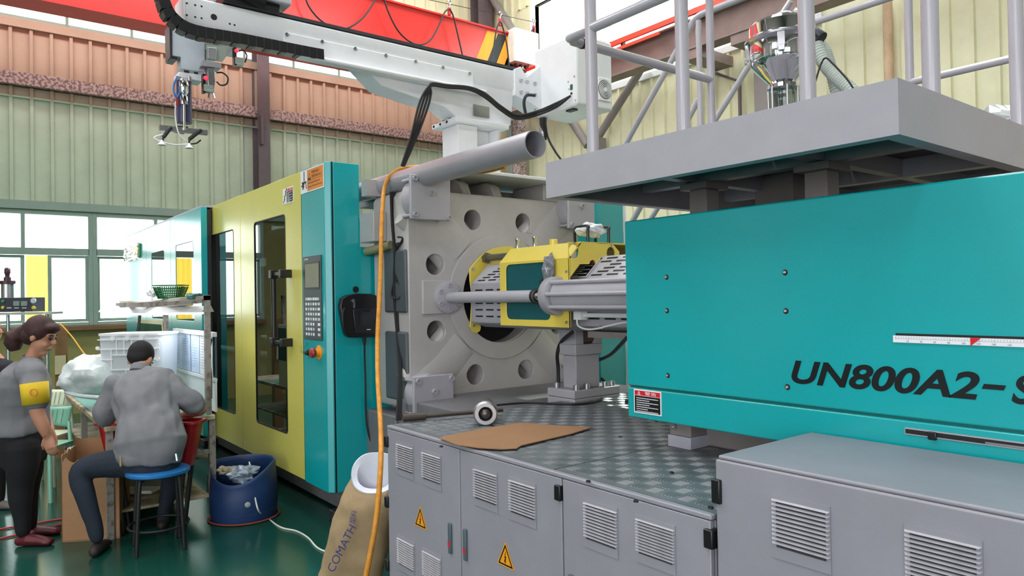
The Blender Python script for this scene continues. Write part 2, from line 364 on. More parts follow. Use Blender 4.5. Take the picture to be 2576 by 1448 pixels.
# ================================================================ injection moulding machine, clamp side
YD, YC, ZC, XP = 2.045, 3.157, 1.647, -4.2
def bolt(name, p, ax, r, h, m, parent):
    ax = V(ax).normalized(); p = V(p)
    b = B().lathe(p, ax, [(r, 0), (r, h), (r*.62, h), (r*.55, h*.55)], 14); return b.build(name, m, parent)
def sign(name, o, u, v, W, H, parent, head=.2, rows=7, body=TEXTK, title='警告', hx=0., textm=TEXTW):
    """a flat warning plate: white border, red head strip with its title, dark body with rows of small print"""
    o, u, v = V(o), V(u).normalized(), V(v).normalized(); n = u.cross(v)
    p = lambda a, b, d=0: o+u*a+v*b+n*d
    root = B().prism([p(0, 0), p(W, 0), p(W, H), p(0, H)], n*.003).build(name, WPLAS, parent, smooth=False)
    e = W*.035
    B().prism([p(hx*W+e, H*(1-head)), p(W-e, H*(1-head)), p(W-e, H-e), p(hx*W+e, H-e)], n*.0038).build('head_strip', REDP, root, smooth=False)
    B().prism([p(hx*W+e, e), p(W-e, e), p(W-e, H*(1-head)-e*.4), p(hx*W+e, H*(1-head)-e*.4)], n*.0038).build('text_field', body, root, smooth=False)
    cx = hx*W+(1-hx)*W*.2; cz = H*(1-head/2)-e*.5; k = H*head*.34
    tb = B().plate([[p(cx-k, cz-k*.9), p(cx+k, cz-k*.9), p(cx, cz+k)], [p(cx-k*.55, cz-k*.65), p(cx+k*.55, cz-k*.65), p(cx, cz+k*.5)]], n*.0042); tb.build('hazard_triangle', textm, root, smooth=False)
    text('title', title, p(hx*W+(1-hx)*W*.42, cz-k*.8), u, v, k*1.7, textm, root, depth=.0045, width=(1-hx)*W*.42)
    rb = B(); rr = random.Random(len(name)+rows)
    for i in range(rows):
        zz = H*(1-head)-e-(i+.7)*(H*(1-head)-2.2*e)/rows; hh = H*.018; a = hx*W+W*.1
        end = (W*.9 if i % 2 == 0 else hx*W+(1-hx)*W*rr.uniform(.35, .6))
        while a < end:
            l = W*rr.uniform(.02, .045); rb.prism([p(a, zz-hh), p(min(a+l, end), zz-hh), p(min(a+l, end), zz+hh), p(a, zz+hh)], n*.0042); a += l+W*.012
    o2 = rb.build('small_print', textm, root, smooth=False); o2['kind'] = 'stuff'
    return root
# ---- machine bed: long base under everything
bed = thing('machine_base', 'long grey steel base under the moulding machine, resting on the green floor', 'machine', (-6, 3, 0))
b = B(); b.box((-11.3, 2.33, .02), (-4.3, 4.0, .85)); b.build('clamp_bed', mat('base_paint', '#6f6f73', .5, var=.1), bed, bev=.01)
b = B(); b.box((-11.3, 2.27, .16), (-4.35, 2.33, .24)); b.build('bed_flange', MATS['base_paint'], bed, bev=.005)
b = B(); b.box((-4.3, 2.35, .02), (1.4, 3.95, .97)); b.build('injection_bed', MATS['base_paint'], bed, bev=.01)
for x in (-10.5, -8.6, -6.7, -5.0): B().box((x-.09, 2.18, 0), (x+.09, 2.36, .08)).build('levelling_pad', DARKM, bed, bev=.01)
for k in range(4): B().box((-4.29, 2.9+.18*k, .83), (-3.45, 2.96+.18*k, .9)).build('bed_rib', CAST, bed, bev=.006)
# ---- sliding safety door
door = thing('safety_door', 'yellow sliding safety door with two dark windows and a black bar handle', 'door', (-6.4, YD, .3))
zt, zb = 2.617, .297; xa, xm, xb = -7.67, -6.66, -5.205
def dloop(pts): return [PY(px, py, YD) for px, py in pts]
def round_loop(q, r=.05, n=4):   # q: four corner points LB, RB, RT, LT on Y = YD
    o = []
    for i in range(4):
        p, a, b2 = q[i], (q[i-1]-q[i]).normalized(), (q[(i+1) % 4]-q[i]).normalized()
        for j in range(n+1): t = j/n; o.append(p+a*r*(1-t)**2+b2*r*t*t)
    return o
def rectXZ(x0, z0, x1, z1, y=YD): return [V((x0, y, z0)), V((x1, y, z0)), V((x1, y, z1)), V((x0, y, z1))]
w2a, w2b = PY(641, 700, YD).x, PY(719, 700, YD).x; w2z0, w2z1 = PY(723, 1090, YD).z, PY(717, 539, YD).z
w1a, w1b = PY(531, 700, YD).x, PY(588.5, 700, YD).x; w1z0, w1z1 = PY(591, 1040, YD).z, PY(587, 577, YD).z
for nm, x0, x1, (a, c, e, f) in (('door_leaf', xa, xm-.003, (w1a, w1z0, w1b, w1z1)), ('door_leaf', xm+.003, xb, (w2a, w2z0, w2b, w2z1))):
    lf = B().plate([rectXZ(x0, zb, x1, zt), round_loop(rectXZ(a, c, e, f), .04)], (0, .04, 0)).build(nm, DYEL, door, bev=.004)
    B().plate([round_loop(rectXZ(a+.004, c+.004, e-.004, f-.004, YD+.005), .035)], (0, .008, 0)).build('window_pane', SMOKE, lf, smooth=False)
    g = B().plate([round_loop(rectXZ(a-.005, c-.005, e+.005, f+.005, YD-.002), .045), round_loop(rectXZ(a+.005, c+.005, e-.005, f-.005, YD-.002), .035)], (0, .012, 0)); g.build('window_gasket', BLACK, lf, smooth=False)
hx = PY(712, 770, YD).x; hz1, hz0 = PY(712, 690, YD).z, PY(712, 858, YD).z; hx2 = PY(733, 690, YD).x
hd = B().tube([(hx, YD-.075, hz0-.02), (hx, YD-.075, hz1+.02)], .019, 12).build('handle', BLKP, door)
for z in (hz0, hz1):
    b = B(); b.box((hx-.028, YD-.105, z-.035), (hx+.028, YD-.05, z+.035)); b.box((hx, YD-.09, z-.016), (hx2, YD-.06, z+.016)); b.box((hx2-.03, YD-.092, z-.032), (hx2+.012, YD, z+.032)); b.build('handle_bracket', BLKP, hd, bev=.006)
a, c = PY(713, 515, YD), PY(738, 467, YD)
s0 = sign('warning_plate', (a.x, YD-.0, a.z), X1, Z1, c.x-a.x, c.z-a.z, door, .22, 8, TEXTK, '注意', hx=.34)
b = B(); W = (c.x-a.x)
for q in range(5): b.obox((a.x+W*(.12+.05*q), YD-.004, a.z+.03+.018*q), (.012, 0, .02*(-1)**q), (0, .0005, 0), (.004, 0, -.002))
b.build('pictogram', TEXTK, s0, smooth=False)
b = B(); b.box((xa-.28, YD+.01, 2.56), (xb-.02, YD+.16, 2.612)); b.build('top_rail', GREY, door)
B().box((xa-.3, YD+.02, .3), (xa-.01, YD+.1, 2.64)).build('side_post', mat('dull_beige_paint', '#9b9482', .5, var=.1), door, bev=.004)
bolt('stop_bolt', (xa-.12, YD+.02, 2.5), -Y1, .012, .02, BLACK, door); bolt('stop_bolt', (xa-.1, YD+.02, 2.38), -Y1, .012, .02, BLACK, door)
# dark interior seen through the windows: moving platen and tie bars
mp = thing('moving_platen', 'grey moving mould platen inside the machine behind the door windows', 'platen', (-6.6, YC, .9))
B().box((-7.2, 2.45, .9), (-6.75, 3.9, 2.35)).build('platen_block', CAST, mp, bev=.03)
for dy in (-.62, .62):
    for dz in (-.6, .6): B().cyl((-11.2, YC+dy, ZC+dz), (-4.6, YC+dy, ZC+dz), .07, 16).build('tie_bar', STEEL, mp)
b = B().box((-8.0, 4.2, .3), (-4.9, 4.26, 2.6)); b.build('rear_guard', TEAL, mp)
# ---- clamp guard, teal panels far left
YT = 1.93
cg = thing('clamp_guard', 'glossy teal guard panels around the clamp end, beside the windows', 'machine guard', (-9.5, YT, .3))
def tp(px, py): return PY(px, py, YT)
xs = [tp(316, 603).x, tp(367, 580).x, tp(428, 552).x, tp(505, 519).x]; ztop = 2.60
wins = [None, (tp(381, 660).x, tp(413, 660).x, 1.45, tp(413, 628).z), (tp(442, 660).x, tp(487, 660).x, 1.45, tp(487, 605).z)]
for i in range(3):
    x0, x1 = xs[i]+.003, xs[i+1]-.003; loops = [rectXZ(x0, .3, x1, ztop, YT)]
    if wins[i]:
        a, c, z0, z1 = wins[i]; loops.append(round_loop(rectXZ(a, z0, c, z1, YT), .04))
    p = B().plate(loops, (0, .06, 0)).build('guard_panel', TEAL, cg, bev=.004)
    if wins[i]: B().plate([round_loop(rectXZ(a+.003, z0+.003, c-.003, z1-.003, YT+.004), .038)], (0, .008, 0)).build('window_pane', SMOKE, p, smooth=False)
B().box((xs[0], YT+.06, .3), (xs[3]-.003, YT+.1, ztop-.02)).build('guard_back', DARKM, cg, smooth=False)
B().box((xs[0], YT+.01, ztop), (xs[3]-.003, YT+.35, ztop+.02)).build('guard_lip', GREY, cg)
a, c = tp(319, 659), tp(354, 611)
pk = B(); px0, px1 = tp(318, 640).x, tp(353, 640).x; z0, z1 = tp(330, 655).z, tp(330, 618).z
rr = random.Random(3); G = [[rr.uniform(-.012, .012) for _ in range(16)] for _ in range(14)]
pk.grid(lambda u, v: (px0+(px1-px0)*u, YT-.035+G[int(u*13)][int(v*15)], z0+(z1-z0)*v), 13, 15)
o = pk.build('wrapped_name_plate', mat('crumpled_film', '#d8d5c2', .12, .55, var=.15, scale=30), cg, smooth=False); o['label'] = 'name plate wrapped in crumpled clear film'
md = o.modifiers.new('s', 'SOLIDIFY'); md.thickness = .02
B().box((px0+.02, YT-.02, z0+.02), (px1+.05, YT, z1-.02)).build('name_plate', mat('dark_green_plate', '#23824a', .4), cg)
# ---- teal control cabinet
XS, XF = -4.735, -5.19; Z0c = .29
cc = thing('control_cabinet', 'tall teal control cabinet with screen, keypad and red emergency stop', 'cabinet', (-4.96, YD, Z0c))
ytop = PX(902, 414, XS).y; ylow = PX(981, 622, XS).y; znot = PX(940, 622, XS).z; ztc = 2.622
b = B().prism([(XF, YD, Z0c), (XS-.035, YD, Z0c), (XS, YD+.035, Z0c), (XS, YD+.2, Z0c), (XF, YD+.2, Z0c)], (0, 0, ztc-Z0c)); b.build('front_shell', TEAL, cc, bev=.004)
ys = YD+.052
sp = B().prism([(XS, ys, Z0c), (XS, ylow, Z0c), (XS, ylow, znot), (XS, ytop, znot), (XS, ytop, ztc), (XS, ys, ztc)], (.006, 0, 0)); sp.build('side_panel', TEAL, cc, bev=.003)
B().box((XF+.02, YD+.2, Z0c), (XS, ylow-.004, znot-.004)).build('rear_shell', TEAL, cc); B().box((XF+.02, YD+.2, znot-.004), (XS, ytop-.004, ztc-.004)).build('upper_shell', TEAL, cc)
B().box((XS-.004, ys-.012, Z0c), (XS+.001, ys, ztc)).build('panel_gap', BLACK, cc, smooth=False)
B().box((XF-.014, YD+.004, Z0c), (XF, YD+.06, ztc)).build('door_seal', BLACK, cc, smooth=False)
h0 = PX(895, 728, XS+.006); B().lathe(h0, X1, [(.024, -.012), (.024, .0015), (.0, .0015)], 20).build('cable_hole', BLACK, cc)
# control panel (keypad and screen) on the front face
a, c = PY(767, 852, YD), PY(809, 640, YD); px0, px1, z0, z1 = a.x, c.x, a.z, c.z; Wp, Hp = px1-px0, z1-z0
pn = B().box((px0, YD-.008, z0), (px1, YD, z1)).build('control_panel', mat('panel_grey', '#3d4a4c', .4), cc, bev=.003)
sz0, sz1 = z0+Hp*.60, z0+Hp*.93
B().box((px0+Wp*.1, YD-.010, sz0), (px1-Wp*.06, YD-.008, sz1)).build('screen_bezel', BLKP, pn, bev=.001)
B().box((px0+Wp*.15, YD-.0115, sz0+.015), (px1-Wp*.1, YD-.0100, sz1-.015)).build('screen', mat('screen_glass', '#aeb2a2', .08, .35, var=0), pn, smooth=False)
kb = []
for r in range(8):
    for k in range(7 if r == 0 else 6):
        if 4 < r and k == 4: continue
        x = px0+Wp*(.14+(.105 if r == 0 else .135)*k); z = z0+Hp*(.47-.06*r)
        B().box((x, YD-.0105, z), (x+Wp*(.075 if k < 5 else .12), YD-.008, z+Hp*.032)).build('key', WPLAS if (r+k) % 3 else mat('key_grey', '#c3cbcb', .5, var=0), pn, smooth=False)
text('panel_mark', '▪▪▪', (px0+Wp*.12, YD-.0085, z1-Hp*.045), X1, Z1, Hp*.02, TEXTW, pn)
# emergency stop and wrapped selector switch
e0 = PY(803, 886, YD)
b = B().lathe(e0, -Y1, [(.052, 0), (.052, .004), (.03, .005), (.026, .03)], 24).build('stop_collar', WARN, cc)
B().lathe(e0+V((0, -.03, 0)), -Y1, [(.02, 0), (.034, .008), (.038, .022), (.03, .034), (.0, .038)], 24).build('emergency_stop', mat('stop_red', '#9d2a26', .35), b)
e1 = PY(777, 886, YD); b = B().lathe(e1, -Y1, [(.022, 0), (.022, .02), (.016, .022), (.012, .03)], 18).build('selector_switch', DARKM, cc)
rr = random.Random(5); b2 = B()
for _ in range(9):
    p = e1+V((rr.uniform(-.05, .05), -.02-rr.uniform(0, .03), rr.uniform(-.03, .05)))
    b2.add([p, p+V((rr.uniform(.02, .05), rr.uniform(-.02, .01), rr.uniform(-.03, .03))), p+V((rr.uniform(-.01, .03), -.01, rr.uniform(.02, .04)))], [(0, 1, 2)])
b2.build('plastic_film', glass('thin_film', '#e8f0f2', .35, .1), b, smooth=False)
# orange warning sign at the top of the cabinet
a, c = PY(757.5, 490, YD), PY(816, 410, YD); u0, v0, W, H = a.x+.002, a.z, c.x-a.x-.012, PY(816, 469, YD).z
zt2 = PY(816, 409, YD).z; zb2 = PY(816, 470, YD).z; H = zt2-zb2; P = lambda u, v, d=0.0: V((u0+W*u, YD-d, zb2+H*v))
sg = B().prism([P(0, 0), P(1, 0), P(1, 1), P(0, 1)], (0, -.003, 0)).build('robot_warning_sign', WPLAS, cc, smooth=False)
B().prism([P(.3, .05), P(.98, .05), P(.98, .95), P(.3, .95)], (0, -.0038, 0)).build('orange_field', ORG, sg, smooth=False)
b = B(); b.box(P(.145, .52), P(.175, .95, .004)); b.box(P(.06, .42), P(.26, .5, .004)); b.obox(P(.1, .36, .003), (W*.05, 0, H*.06), (0, .001, 0), (W*.03, 0, -H*.03)); b.obox(P(.25, .3, .003), (W*.015, 0, -H*.14), (0, .001, 0), (W*.012, 0, 0)); b.obox(P(.12, .25, .003), (W*.035, 0, H*.07), (0, .001, 0), (W*.02, 0, -H*.02))
b.build('robot_pictogram', TEXTK, sg, smooth=False)
b = B().prism([P(.33, .5), P(.47, .5), P(.4, .78)], (0, -.0043, 0)); b.build('hazard_triangle', TEXTK, sg, smooth=False)
B().box(P(.39, .58), P(.41, .7, .0048)).build('exclamation_mark', TEXTW, sg, smooth=False)
text('sign_text', '机械手运行', P(.5, .73, .0042), X1, Z1, H*.13, TEXTK, sg, width=W*.33); text('sign_text', '范围内禁止站入', P(.5, .55, .0042), X1, Z1, H*.13, TEXTK, sg, width=W*.44)
B().box(P(.33, .485), P(.95, .495, .0044)).build('rule', TEXTK, sg, smooth=False)
text('sign_text', "Don't Stand Within the", P(.34, .33, .0042), X1, Z1, H*.09, TEXTK, sg, width=W*.52); text('sign_text', 'Range of Robot Operation', P(.34, .16, .0042), X1, Z1, H*.095, TEXTK, sg, width=W*.6)
# ---- hand-held pendant hanging on the cabinet side
px = XS+.008
def Q(ppx, ppy, d=0): return PX(ppx, ppy, XS+.01)+X1*d
pd = thing('teach_pendant', 'black handheld teach pendant hanging on the teal cabinet side', 'controller', Q(905, 845))
out = [(848, 768), (853, 750), (866, 742), (890, 738), (925, 739), (948, 746), (953, 760), (953, 843), (945, 846), (870, 848), (862, 840), (854, 805), (850, 785)]
B().prism([Q(*p) for p in out], (.055, 0, 0)).build('housing', BLKP, pd, bev=.012)
B().prism([Q(x, y, .055) for x, y in ((878, 778), (950, 773), (950, 838), (884, 839))], (.012, 0, 0)).build('face', mat('pendant_face', '#222226', .3), pd, bev=.004)
B().prism([Q(x, y, .067) for x, y in ((890, 781), (940, 776), (940, 814), (892, 817))], (.002, 0, 0)).build('screen', mat('dark_screen', '#23272e', .12), pd, smooth=False)
bolt('stop_button', Q(945, 752, .05), X1, .017, .03, mat('stop_red', '#9d2a26'), pd)
b = B().lathe(Q(879, 756, .055), X1, [(.014, 0), (.014, .012)], 14); b.box(Q(884, 774, .06), Q(879, 760, .063)); b.build('key', STEEL, pd)
text('brand_mark', '▬', Q(912, 829, .068), Y1, Z1, .006, TEXTW, pd, width=.03)
b = B().tube(spline([Q(858, 775, .06), Q(851, 790, .075), Q(852, 815, .075), Q(862, 838, .06)], 5), .01, 8); b.build('hand_strap', BLACK, pd)
cbl = spline([Q(911, 848, .03), Q(912, 868, .03), Q(914, 900, .02), Q(916, 960, .02), Q(917, 1030, .02), Q(920, 1080, .03), Q(929, 1115, .05), Q(942, 1138, .08), Q(956, 1150, .1)], 6)
B().tube(cbl, .007, 8).build('cable', BLACK, pd); B().tube([cbl[0], cbl[6]], [.016, .009], 10).build('strain_relief', BLACK, pd)
# ---- fixed platen
fp = thing('fixed_platen', 'large grey cast fixed platen with a ring of round holes', 'platen', (XP-.3, YC, .89))
hw, h1, h2 = .80, .745, .72
z0, z1 = .893, 2.385
def yz(y, z, x=XP): return V((x, YC+y, z))
outl = [yz(-.74, z0), yz(.76, z0), yz(.80, z0+.3), yz(.775, z0+.42), yz(.775, z1-.42), yz(.80, z1-.3), yz(.76, z1), yz(.58, z1), yz(-.50, z1), yz(-.74, z1), yz(-.765, z1-.04), yz(-.765, z0+.04)]
holes = []
for dy, dz in ((.233, .555), (.555, .23)):
    for sy in (-1, 1):
        for sz in (-1, 1): holes.append(circ((XP, YC+sy*dy, ZC+sz*dz), Y1, Z1, .073, 24))
cen = circ((XP, YC+.0, ZC-.0), Y1, Z1, .335, 48)
b = B().plate([outl]+holes+[cen], (-.5, 0, 0)); b.build('platen_body', CAST, fp, bev=.012)
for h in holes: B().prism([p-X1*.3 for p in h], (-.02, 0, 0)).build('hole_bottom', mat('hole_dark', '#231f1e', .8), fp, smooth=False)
B().prism([p-X1*.12 for p in cen], (-.05, 0, 0)).build('recess', mat('hole_shade_black', '#1d1a1c', .9), fp, smooth=False)  # near-black plug gives the centre hole its shaded depth by colour
b = B().plate([circ((XP, YC, ZC), Y1, Z1, .455, 56), circ((XP, YC, ZC), Y1, Z1, .34, 56)], (.022, 0, 0)); b.build('locating_ring', CAST, fp, bev=.012, seg=3)
for sy in (-1, 1):   # soft cast ridges that lead from the ring towards the corners
    for sz in (-1, 1): B().tube([yz(sy*.33, ZC+sz*.33, XP-.075), yz(sy*.5, ZC+sz*.5, XP-.07), yz(sy*.7, ZC+sz*.66, XP-.06)], [.09, .085, .08], 20, up=X1, ry=[.2, .2, .2]).build('cast_rib', CAST, fp)
for sy, y0, y1 in ((-1, 2.33, 2.64), (1, 3.72, 4.0)):
    for sz in (-1, 1):
        za, zb_ = (2.165, 2.46) if sz > 0 else (.86, 1.135); zc_ = (za+zb_)/2; yc_ = (y0+y1)/2
        bx = B().box((-4.075, y0, za), (-4.05, y1, zb_)).build('tie_bar_cover', GREY, fp, bev=.006)
        B().cyl((-4.2, yc_, zc_), (-4.075, yc_, zc_), .145, 32).build('tie_bar_nut', GREY, bx)
        for q, s in ((y0+.03, za+.03), (y1-.02, za+.02), (yc_, zc_+.03), (y0+.03, zb_-.03), (y1-.02, zb_-.03)):
            if sz > 0 and q > yc_ and s > zc_: continue
            bolt('cover_bolt', (-4.05, q, s), X1, .018, .02, GREY, bx); B().cyl((-4.2, q, s), (-4.075, q, s), .012, 10).build('spacer_rod', GREY, bx)
# top recess with two curved webs and the mounting plate of the robot
tpz = 2.385
b = B(); b.box((XP-.5, 2.3, tpz), (XP-.42, 4.0, 2.50)); b.build('top_wall', CAST, fp)
for y in (2.86, 3.14):
    P_ = [V((XP-.02, y, tpz)), V((XP-.06, y, tpz+.08)), V((XP-.15, y, tpz+.125)), V((XP-.42, y, tpz+.13)), V((XP-.42, y, tpz))]
    B().prism(P_, (0, .075, 0)).build('web', CAST, fp, bev=.01)
B().prism([(XP, 3.6, tpz), (XP-.4, 3.6, tpz), (XP-.4, 3.6, tpz+.13), (XP, 3.6, tpz+.13)], (0, .36, 0)).build('end_web', CAST, fp, bev=.01)
B().box((XP-.5, 2.66, tpz+.131), (XP+.13, 4.0, tpz+.155)).build('mounting_plate', WHITE, fp, bev=.004)
# left flank of the platen, seen past the cabinet
B().box((-4.72, 2.29, 2.05), (-4.5, 2.392, 2.26)).build('flank_block', CAST, fp, bev=.006)
for z0_, z1_ in ((1.55, 1.98), (.95, 1.42)): B().box((-4.52, 2.372, z0_), (-4.215, 2.40, z1_)).build('flank_recess', mat('recess_grey', '#4b5257', .45), fp, bev=.02)
b = B().tube(spline([(-4.71, 2.34, 1.99), (-4.55, 2.34, 2.0), (-4.40, 2.37, 2.02)], 5), .03, 10); b.build('hose_bundle', mat('wrapped_hose', '#8f8f6a', .6, var=.2), fp)
# rear teal guard box on the far side of the machine
rg = thing('rear_guard_box', 'teal guard panel behind the platen on the far side of machine', 'machine guard', (-4.4, 4.6, 0))
B().box((-4.9, 4.38, .02), (-4.4, 4.70, 2.64)).build('panel', TEAL, rg, bev=.006); B().box((-4.4, 4.70, .02), (-4.385, 4.72, 2.64)).build('edge_strip', WPLAS, rg)
# ================================================================ injection side
# ---- yellow nozzle guard on the platen
ng = thing('nozzle_guard', 'yellow nozzle guard box with a green side window, on the grey platen', 'machine guard', (-3.3, YC, 1.45))
GY, GX0, GX1 = 2.72, -3.62, -2.965; gz0, gz1 = 1.465, 1.955
fz = PY(1257, 640, GY).z
wz0, wz1 = PY(1300, 803, GY).z, PY(1300, 664, GY).z; wx0, wx1 = PY(1273, 740, GY).x, PY(1384, 740, GY).x
sd = B().plate([[V((GX0, GY, gz0)), V((GX1, GY, gz0)), V((GX1, GY, gz1-.095)), V((GX0, GY, gz1-.095))], round_loop(rectXZ(wx0, wz0, wx1, wz1, GY), .045)], (0, .008, 0)).build('side_plate', YEL, ng, bev=.003)
B().plate([rectXZ(wx0-.01, wz0-.01, wx1+.01, wz1+.01, GY+.009)], (0, .006, 0)).build('green_window', mat('green_acrylic', '#0e565e', .3, var=.04), sd, smooth=False)
far = 2*YC-GY
b = B().prism([(GX0, GY, gz1-.095), (GX0, GY+.095, gz1), (GX0, far-.095, gz1), (GX0, far, gz1-.095), (GX0, far, gz1-.101), (GX0, far-.098, gz1-.008), (GX0, GY+.098, gz1-.008), (GX0, GY+.008, gz1-.098)], (GX1-GX0, 0, 0)); b.build('top_plate', YEL, ng)
B().box((GX0, far-.008, gz0), (GX1, far, gz1-.095)).build('far_plate', YEL, ng)
def gp(px, py): return PX(px, py, GX1)
end = [(1417, 833), (1417, 629), (1433, 608), (1540, 611), (1558, 633), (1558, 664)]
up = [(1500, 664), (1497, 656), (1491, 653), (1485, 656), (1482, 664), (1459, 664), (1433, 700), (1433, 830)]
outl = [gp(*p) for p in end+up]; outl[0].z = gz0; outl[-1].z = gz0+.004
for p in outl:
    if p.y < GY+.03: p.y = GY
hl = [circ(gp(1444, 632), Y1, Z1, .04, 18), circ(gp(1537, 636), Y1, Z1, .036, 18)]
ep = B().plate([outl]+hl, (-.008, 0, 0)).build('end_plate', YEL, ng, bev=.002)
for p in ((1444, 612), (1538, 617), (1424, 683), (1424, 810)): bolt('guard_screw', gp(*p), X1, .008, .006, STEEL, ng)
for p in ((1302, 612), (1345, 606)):
    q = PY(p[0], p[1]+6, GY+.12); q.z = gz1; B().lathe(q, Z1, [(.012, 0), (.012, .045), (.016, .05), (.016, .062), (.006, .066)], 12).build('latch_pin', STEEL, ng)
q = PY(1392, 604, GY+.14); q.z = gz1; B().cyl(q, q+Z1*.035, .026, 14).build('top_stud', YEL, ng, bev=.004)
b = B()
for y in (GY+.16, GY+.33): b.tube(spline([(GX1-.12, y, gz1), (GX1-.12, y, gz1+.08), (GX1-.10, y+.01, gz1+.095), (GX1-.02, y+.01, gz1+.095), (GX1-.01, y, gz1+.07), (GX1-.01, y, gz1)], 3), .009, 8)
b.build('lift_handle', BLKP, ng)
rr = random.Random(4)
def crumple(name, c, r, sc, m, parent, seed, amp=.35, n=18, mm=12, label=None):
    b = B().ball((0, 0, 0), 1, n, mm); vs = []
    for p in b.v:
        d = 1+amp*noise.noise(p*1.7+V((seed, seed*2, 0)))+amp*.5*noise.noise(p*4.3+V((seed, 0, 9)))
        vs.append(V(c)+V((p.x*sc[0], p.y*sc[1], p.z*sc[2]))*(r*d))
    b.v = vs; o = b.build(name, m, parent, smooth=False)
    if label: o['label'] = label
    return o
FILM = mat('crinkled_film', '#dfe4e6', .12, .2, var=.15, scale=40)
crumple('plastic_wrap', (GX1-.07, GY+.24, gz1+.075), .1, (.7, 1.0, .42), FILM, ng, 2, label='crumpled clear film on the handles')
# wrapped handle hanging on the side window
h = PY(1389, 714, GY-.03); B().tube([PY(1362, 708, GY-.03), PY(1372, 714, GY-.05), PY(1396, 714, GY-.05)], .015, 10).build('door_handle', BLKP, ng)
bagp = glass('bag_film', '#c3c6c8', .22, .2)
crumple('wrapped_grip', PY(1381, 678, GY-.03), .09, (.42, .4, 1.0), mat('wrapped_grey_film', '#8c8f96', .15, .2, var=.3, scale=30), ng, 5, .5, label='handle wrapped in grey plastic bag')
# yellow flange on the platen and guide rod
fx = XP+.028
fpts = [(1290, 619), (1262, 620), (1240, 624), (1215, 636), (1196, 655), (1179, 676), (1180, 705), (1184, 735), (1184, 765), (1182, 800), (1180, 822), (1187, 834), (1197, 838), (1206, 832), (1208, 822), (1202, 805), (1196, 790), (1197, 770), (1201, 745), (1204, 710), (1222, 690), (1236, 671), (1262, 668), (1290, 667)]
B().prism([PX(x, y, fx) for x, y in fpts], (.012, 0, 0)).build('flange_plate', YEL, ng, bev=.003)
for p in ((1190, 677), (1192, 819)): bolt('flange_screw', PX(p[0], p[1], fx+.012), X1, .011, .008, STEEL, ng)
q = PX(1222, 649, fx+.012); b = B().cyl(q, V((GX0+.05, q.y, q.z)), .024, 14); b.lathe(q, X1, [(.04, 0), (.04, .03), (.024, .032)], 6); b.build('guide_rod', mat('oily_steel', '#7c7a6a', .35, .7, var=.15), ng)
# ---- injection unit: slotted barrel cover, carriage cylinder
iu = thing('injection_unit', 'grey slotted barrel cover with carriage cylinder, running into the yellow guard', 'machine unit', (-3, YC, 1.4))
y0, yv, yf = 2.86, 2.84, 2*YC-2.84; bz = [1.455, 1.60, 1.70, 1.875]
bx0, bx1 = -4.12, -2.08
sec = [(YC-.20, bz[0]-.02), (y0-.02, 1.47), (yv, 1.50), (yv, 1.74), (YC-.17, bz[3]), (YC+.17, bz[3]), (yf, 1.74), (yf, 1.50), (YC+.2, bz[0]-.02)]
bc = B().prism([(bx0, a, c) for a, c in sec], (bx1-bx0, 0, 0)).build('barrel_cover', GREY, iu, bev=.006)
sgx = PY(1458, 700, (yv+YC-.17)/2).x
sl = B()   # dark ventilation slots in rows on the sloped and the upright faces
A, D = V((0, yv, 1.74)), V((0, YC-.17, bz[3])); dn = (D-A).cross(X1).normalized()
if dn.y > 0: dn = -dn
for r in range(6):
    t = .16+.145*r; p = A.lerp(D, t)
    for k in range(16):
        x = bx0+.1+.125*k+(.03*r)
        if x > bx1-.1 or (sgx-.07 < x < sgx+.18 and r < 5): continue
        sl.obox(V((x, p.y, p.z)), (.042, 0, 0), (D-A).normalized()*.006, dn*.0015)
for r in range(5):
    for k in range(16):
        x = bx0+.1+.125*k
        if x < bx1-.05: sl.obox((x, yv, 1.515+.045*r), (.042, 0, 0), (0, 0, .005), (0, .0015, 0))
o = sl.build('vent_slots', BLACK, bc, smooth=False); o['kind'] = 'stuff'
sp_o = A.lerp(D, .08)
sign('warning_plate', (sgx, sp_o.y-.003, sp_o.z+.002), X1, (D-A), .125, (D-A).length*.8, iu, .3, 6)
b = B().box((bx0+1.1, YC-.25, 1.40), (bx1, YC+.25, 1.437)); b.build('lower_rail', PINKG, iu)
for x in (-2.62, -2.52): bolt('rail_bolt', (x, 2.93, 1.40), -Z1, .016, .03, GREY, iu)
bolt('cover_screw', PY(1513, 823, yv-.005), -Y1, .01, .008, STEEL, iu)
CY, CZ = 2.69, 1.647
cy = B().cyl((-3.0, CY, CZ), (-1.9, CY, CZ), .088, 32).build('carriage_cylinder', GREY, iu)
B().lathe((-3.1, CY, CZ), X1, [(.0, 0), (.095, .0), (.11, .02), (.11, .075), (.09, .085)], 32).build('cylinder_head', GREY, cy)
for a in (40, 130, 220, 310, 175): B().cyl((-3.02, CY+.098*cos(radians(a)), CZ+.098*sin(radians(a))), (-1.9, CY+.098*cos(radians(a)), CZ+.098*sin(radians(a))), .012, 10).build('tie_rod', GREY, cy)
rd = B().cyl((XP, CY, CZ), (-3.22, CY, CZ), .037, 20).build('pull_rod', GREY, iu); B().cyl((-3.22, CY, CZ), (-3.09, CY, CZ), .026, 20).build('piston_rod', CHROME, iu)
B().lathe((-3.245, CY, CZ), X1, [(.036, 0), (.041, .003), (.041, .02), (.03, .03)], 20).build('rod_collar', BLACK, rd)
fl = B().lathe((XP+.002, CY+.0, CZ), X1, [(.11, 0), (.11, .035), (.1, .04), (.04, .042)], 28).build('rod_flange', GREY, rd)
for k in range(6): bolt('flange_bolt', (XP+.038, CY+.085*cos(k*pi/3+.5), CZ+.085*sin(k*pi/3+.5)), X1, .016, .014, GREY, rd)
B().box((XP-.01, CY-.2, CZ-.11), (XP+.018, CY+.06, CZ+.12)).build('flange_pad', CAST, iu, bev=.004)
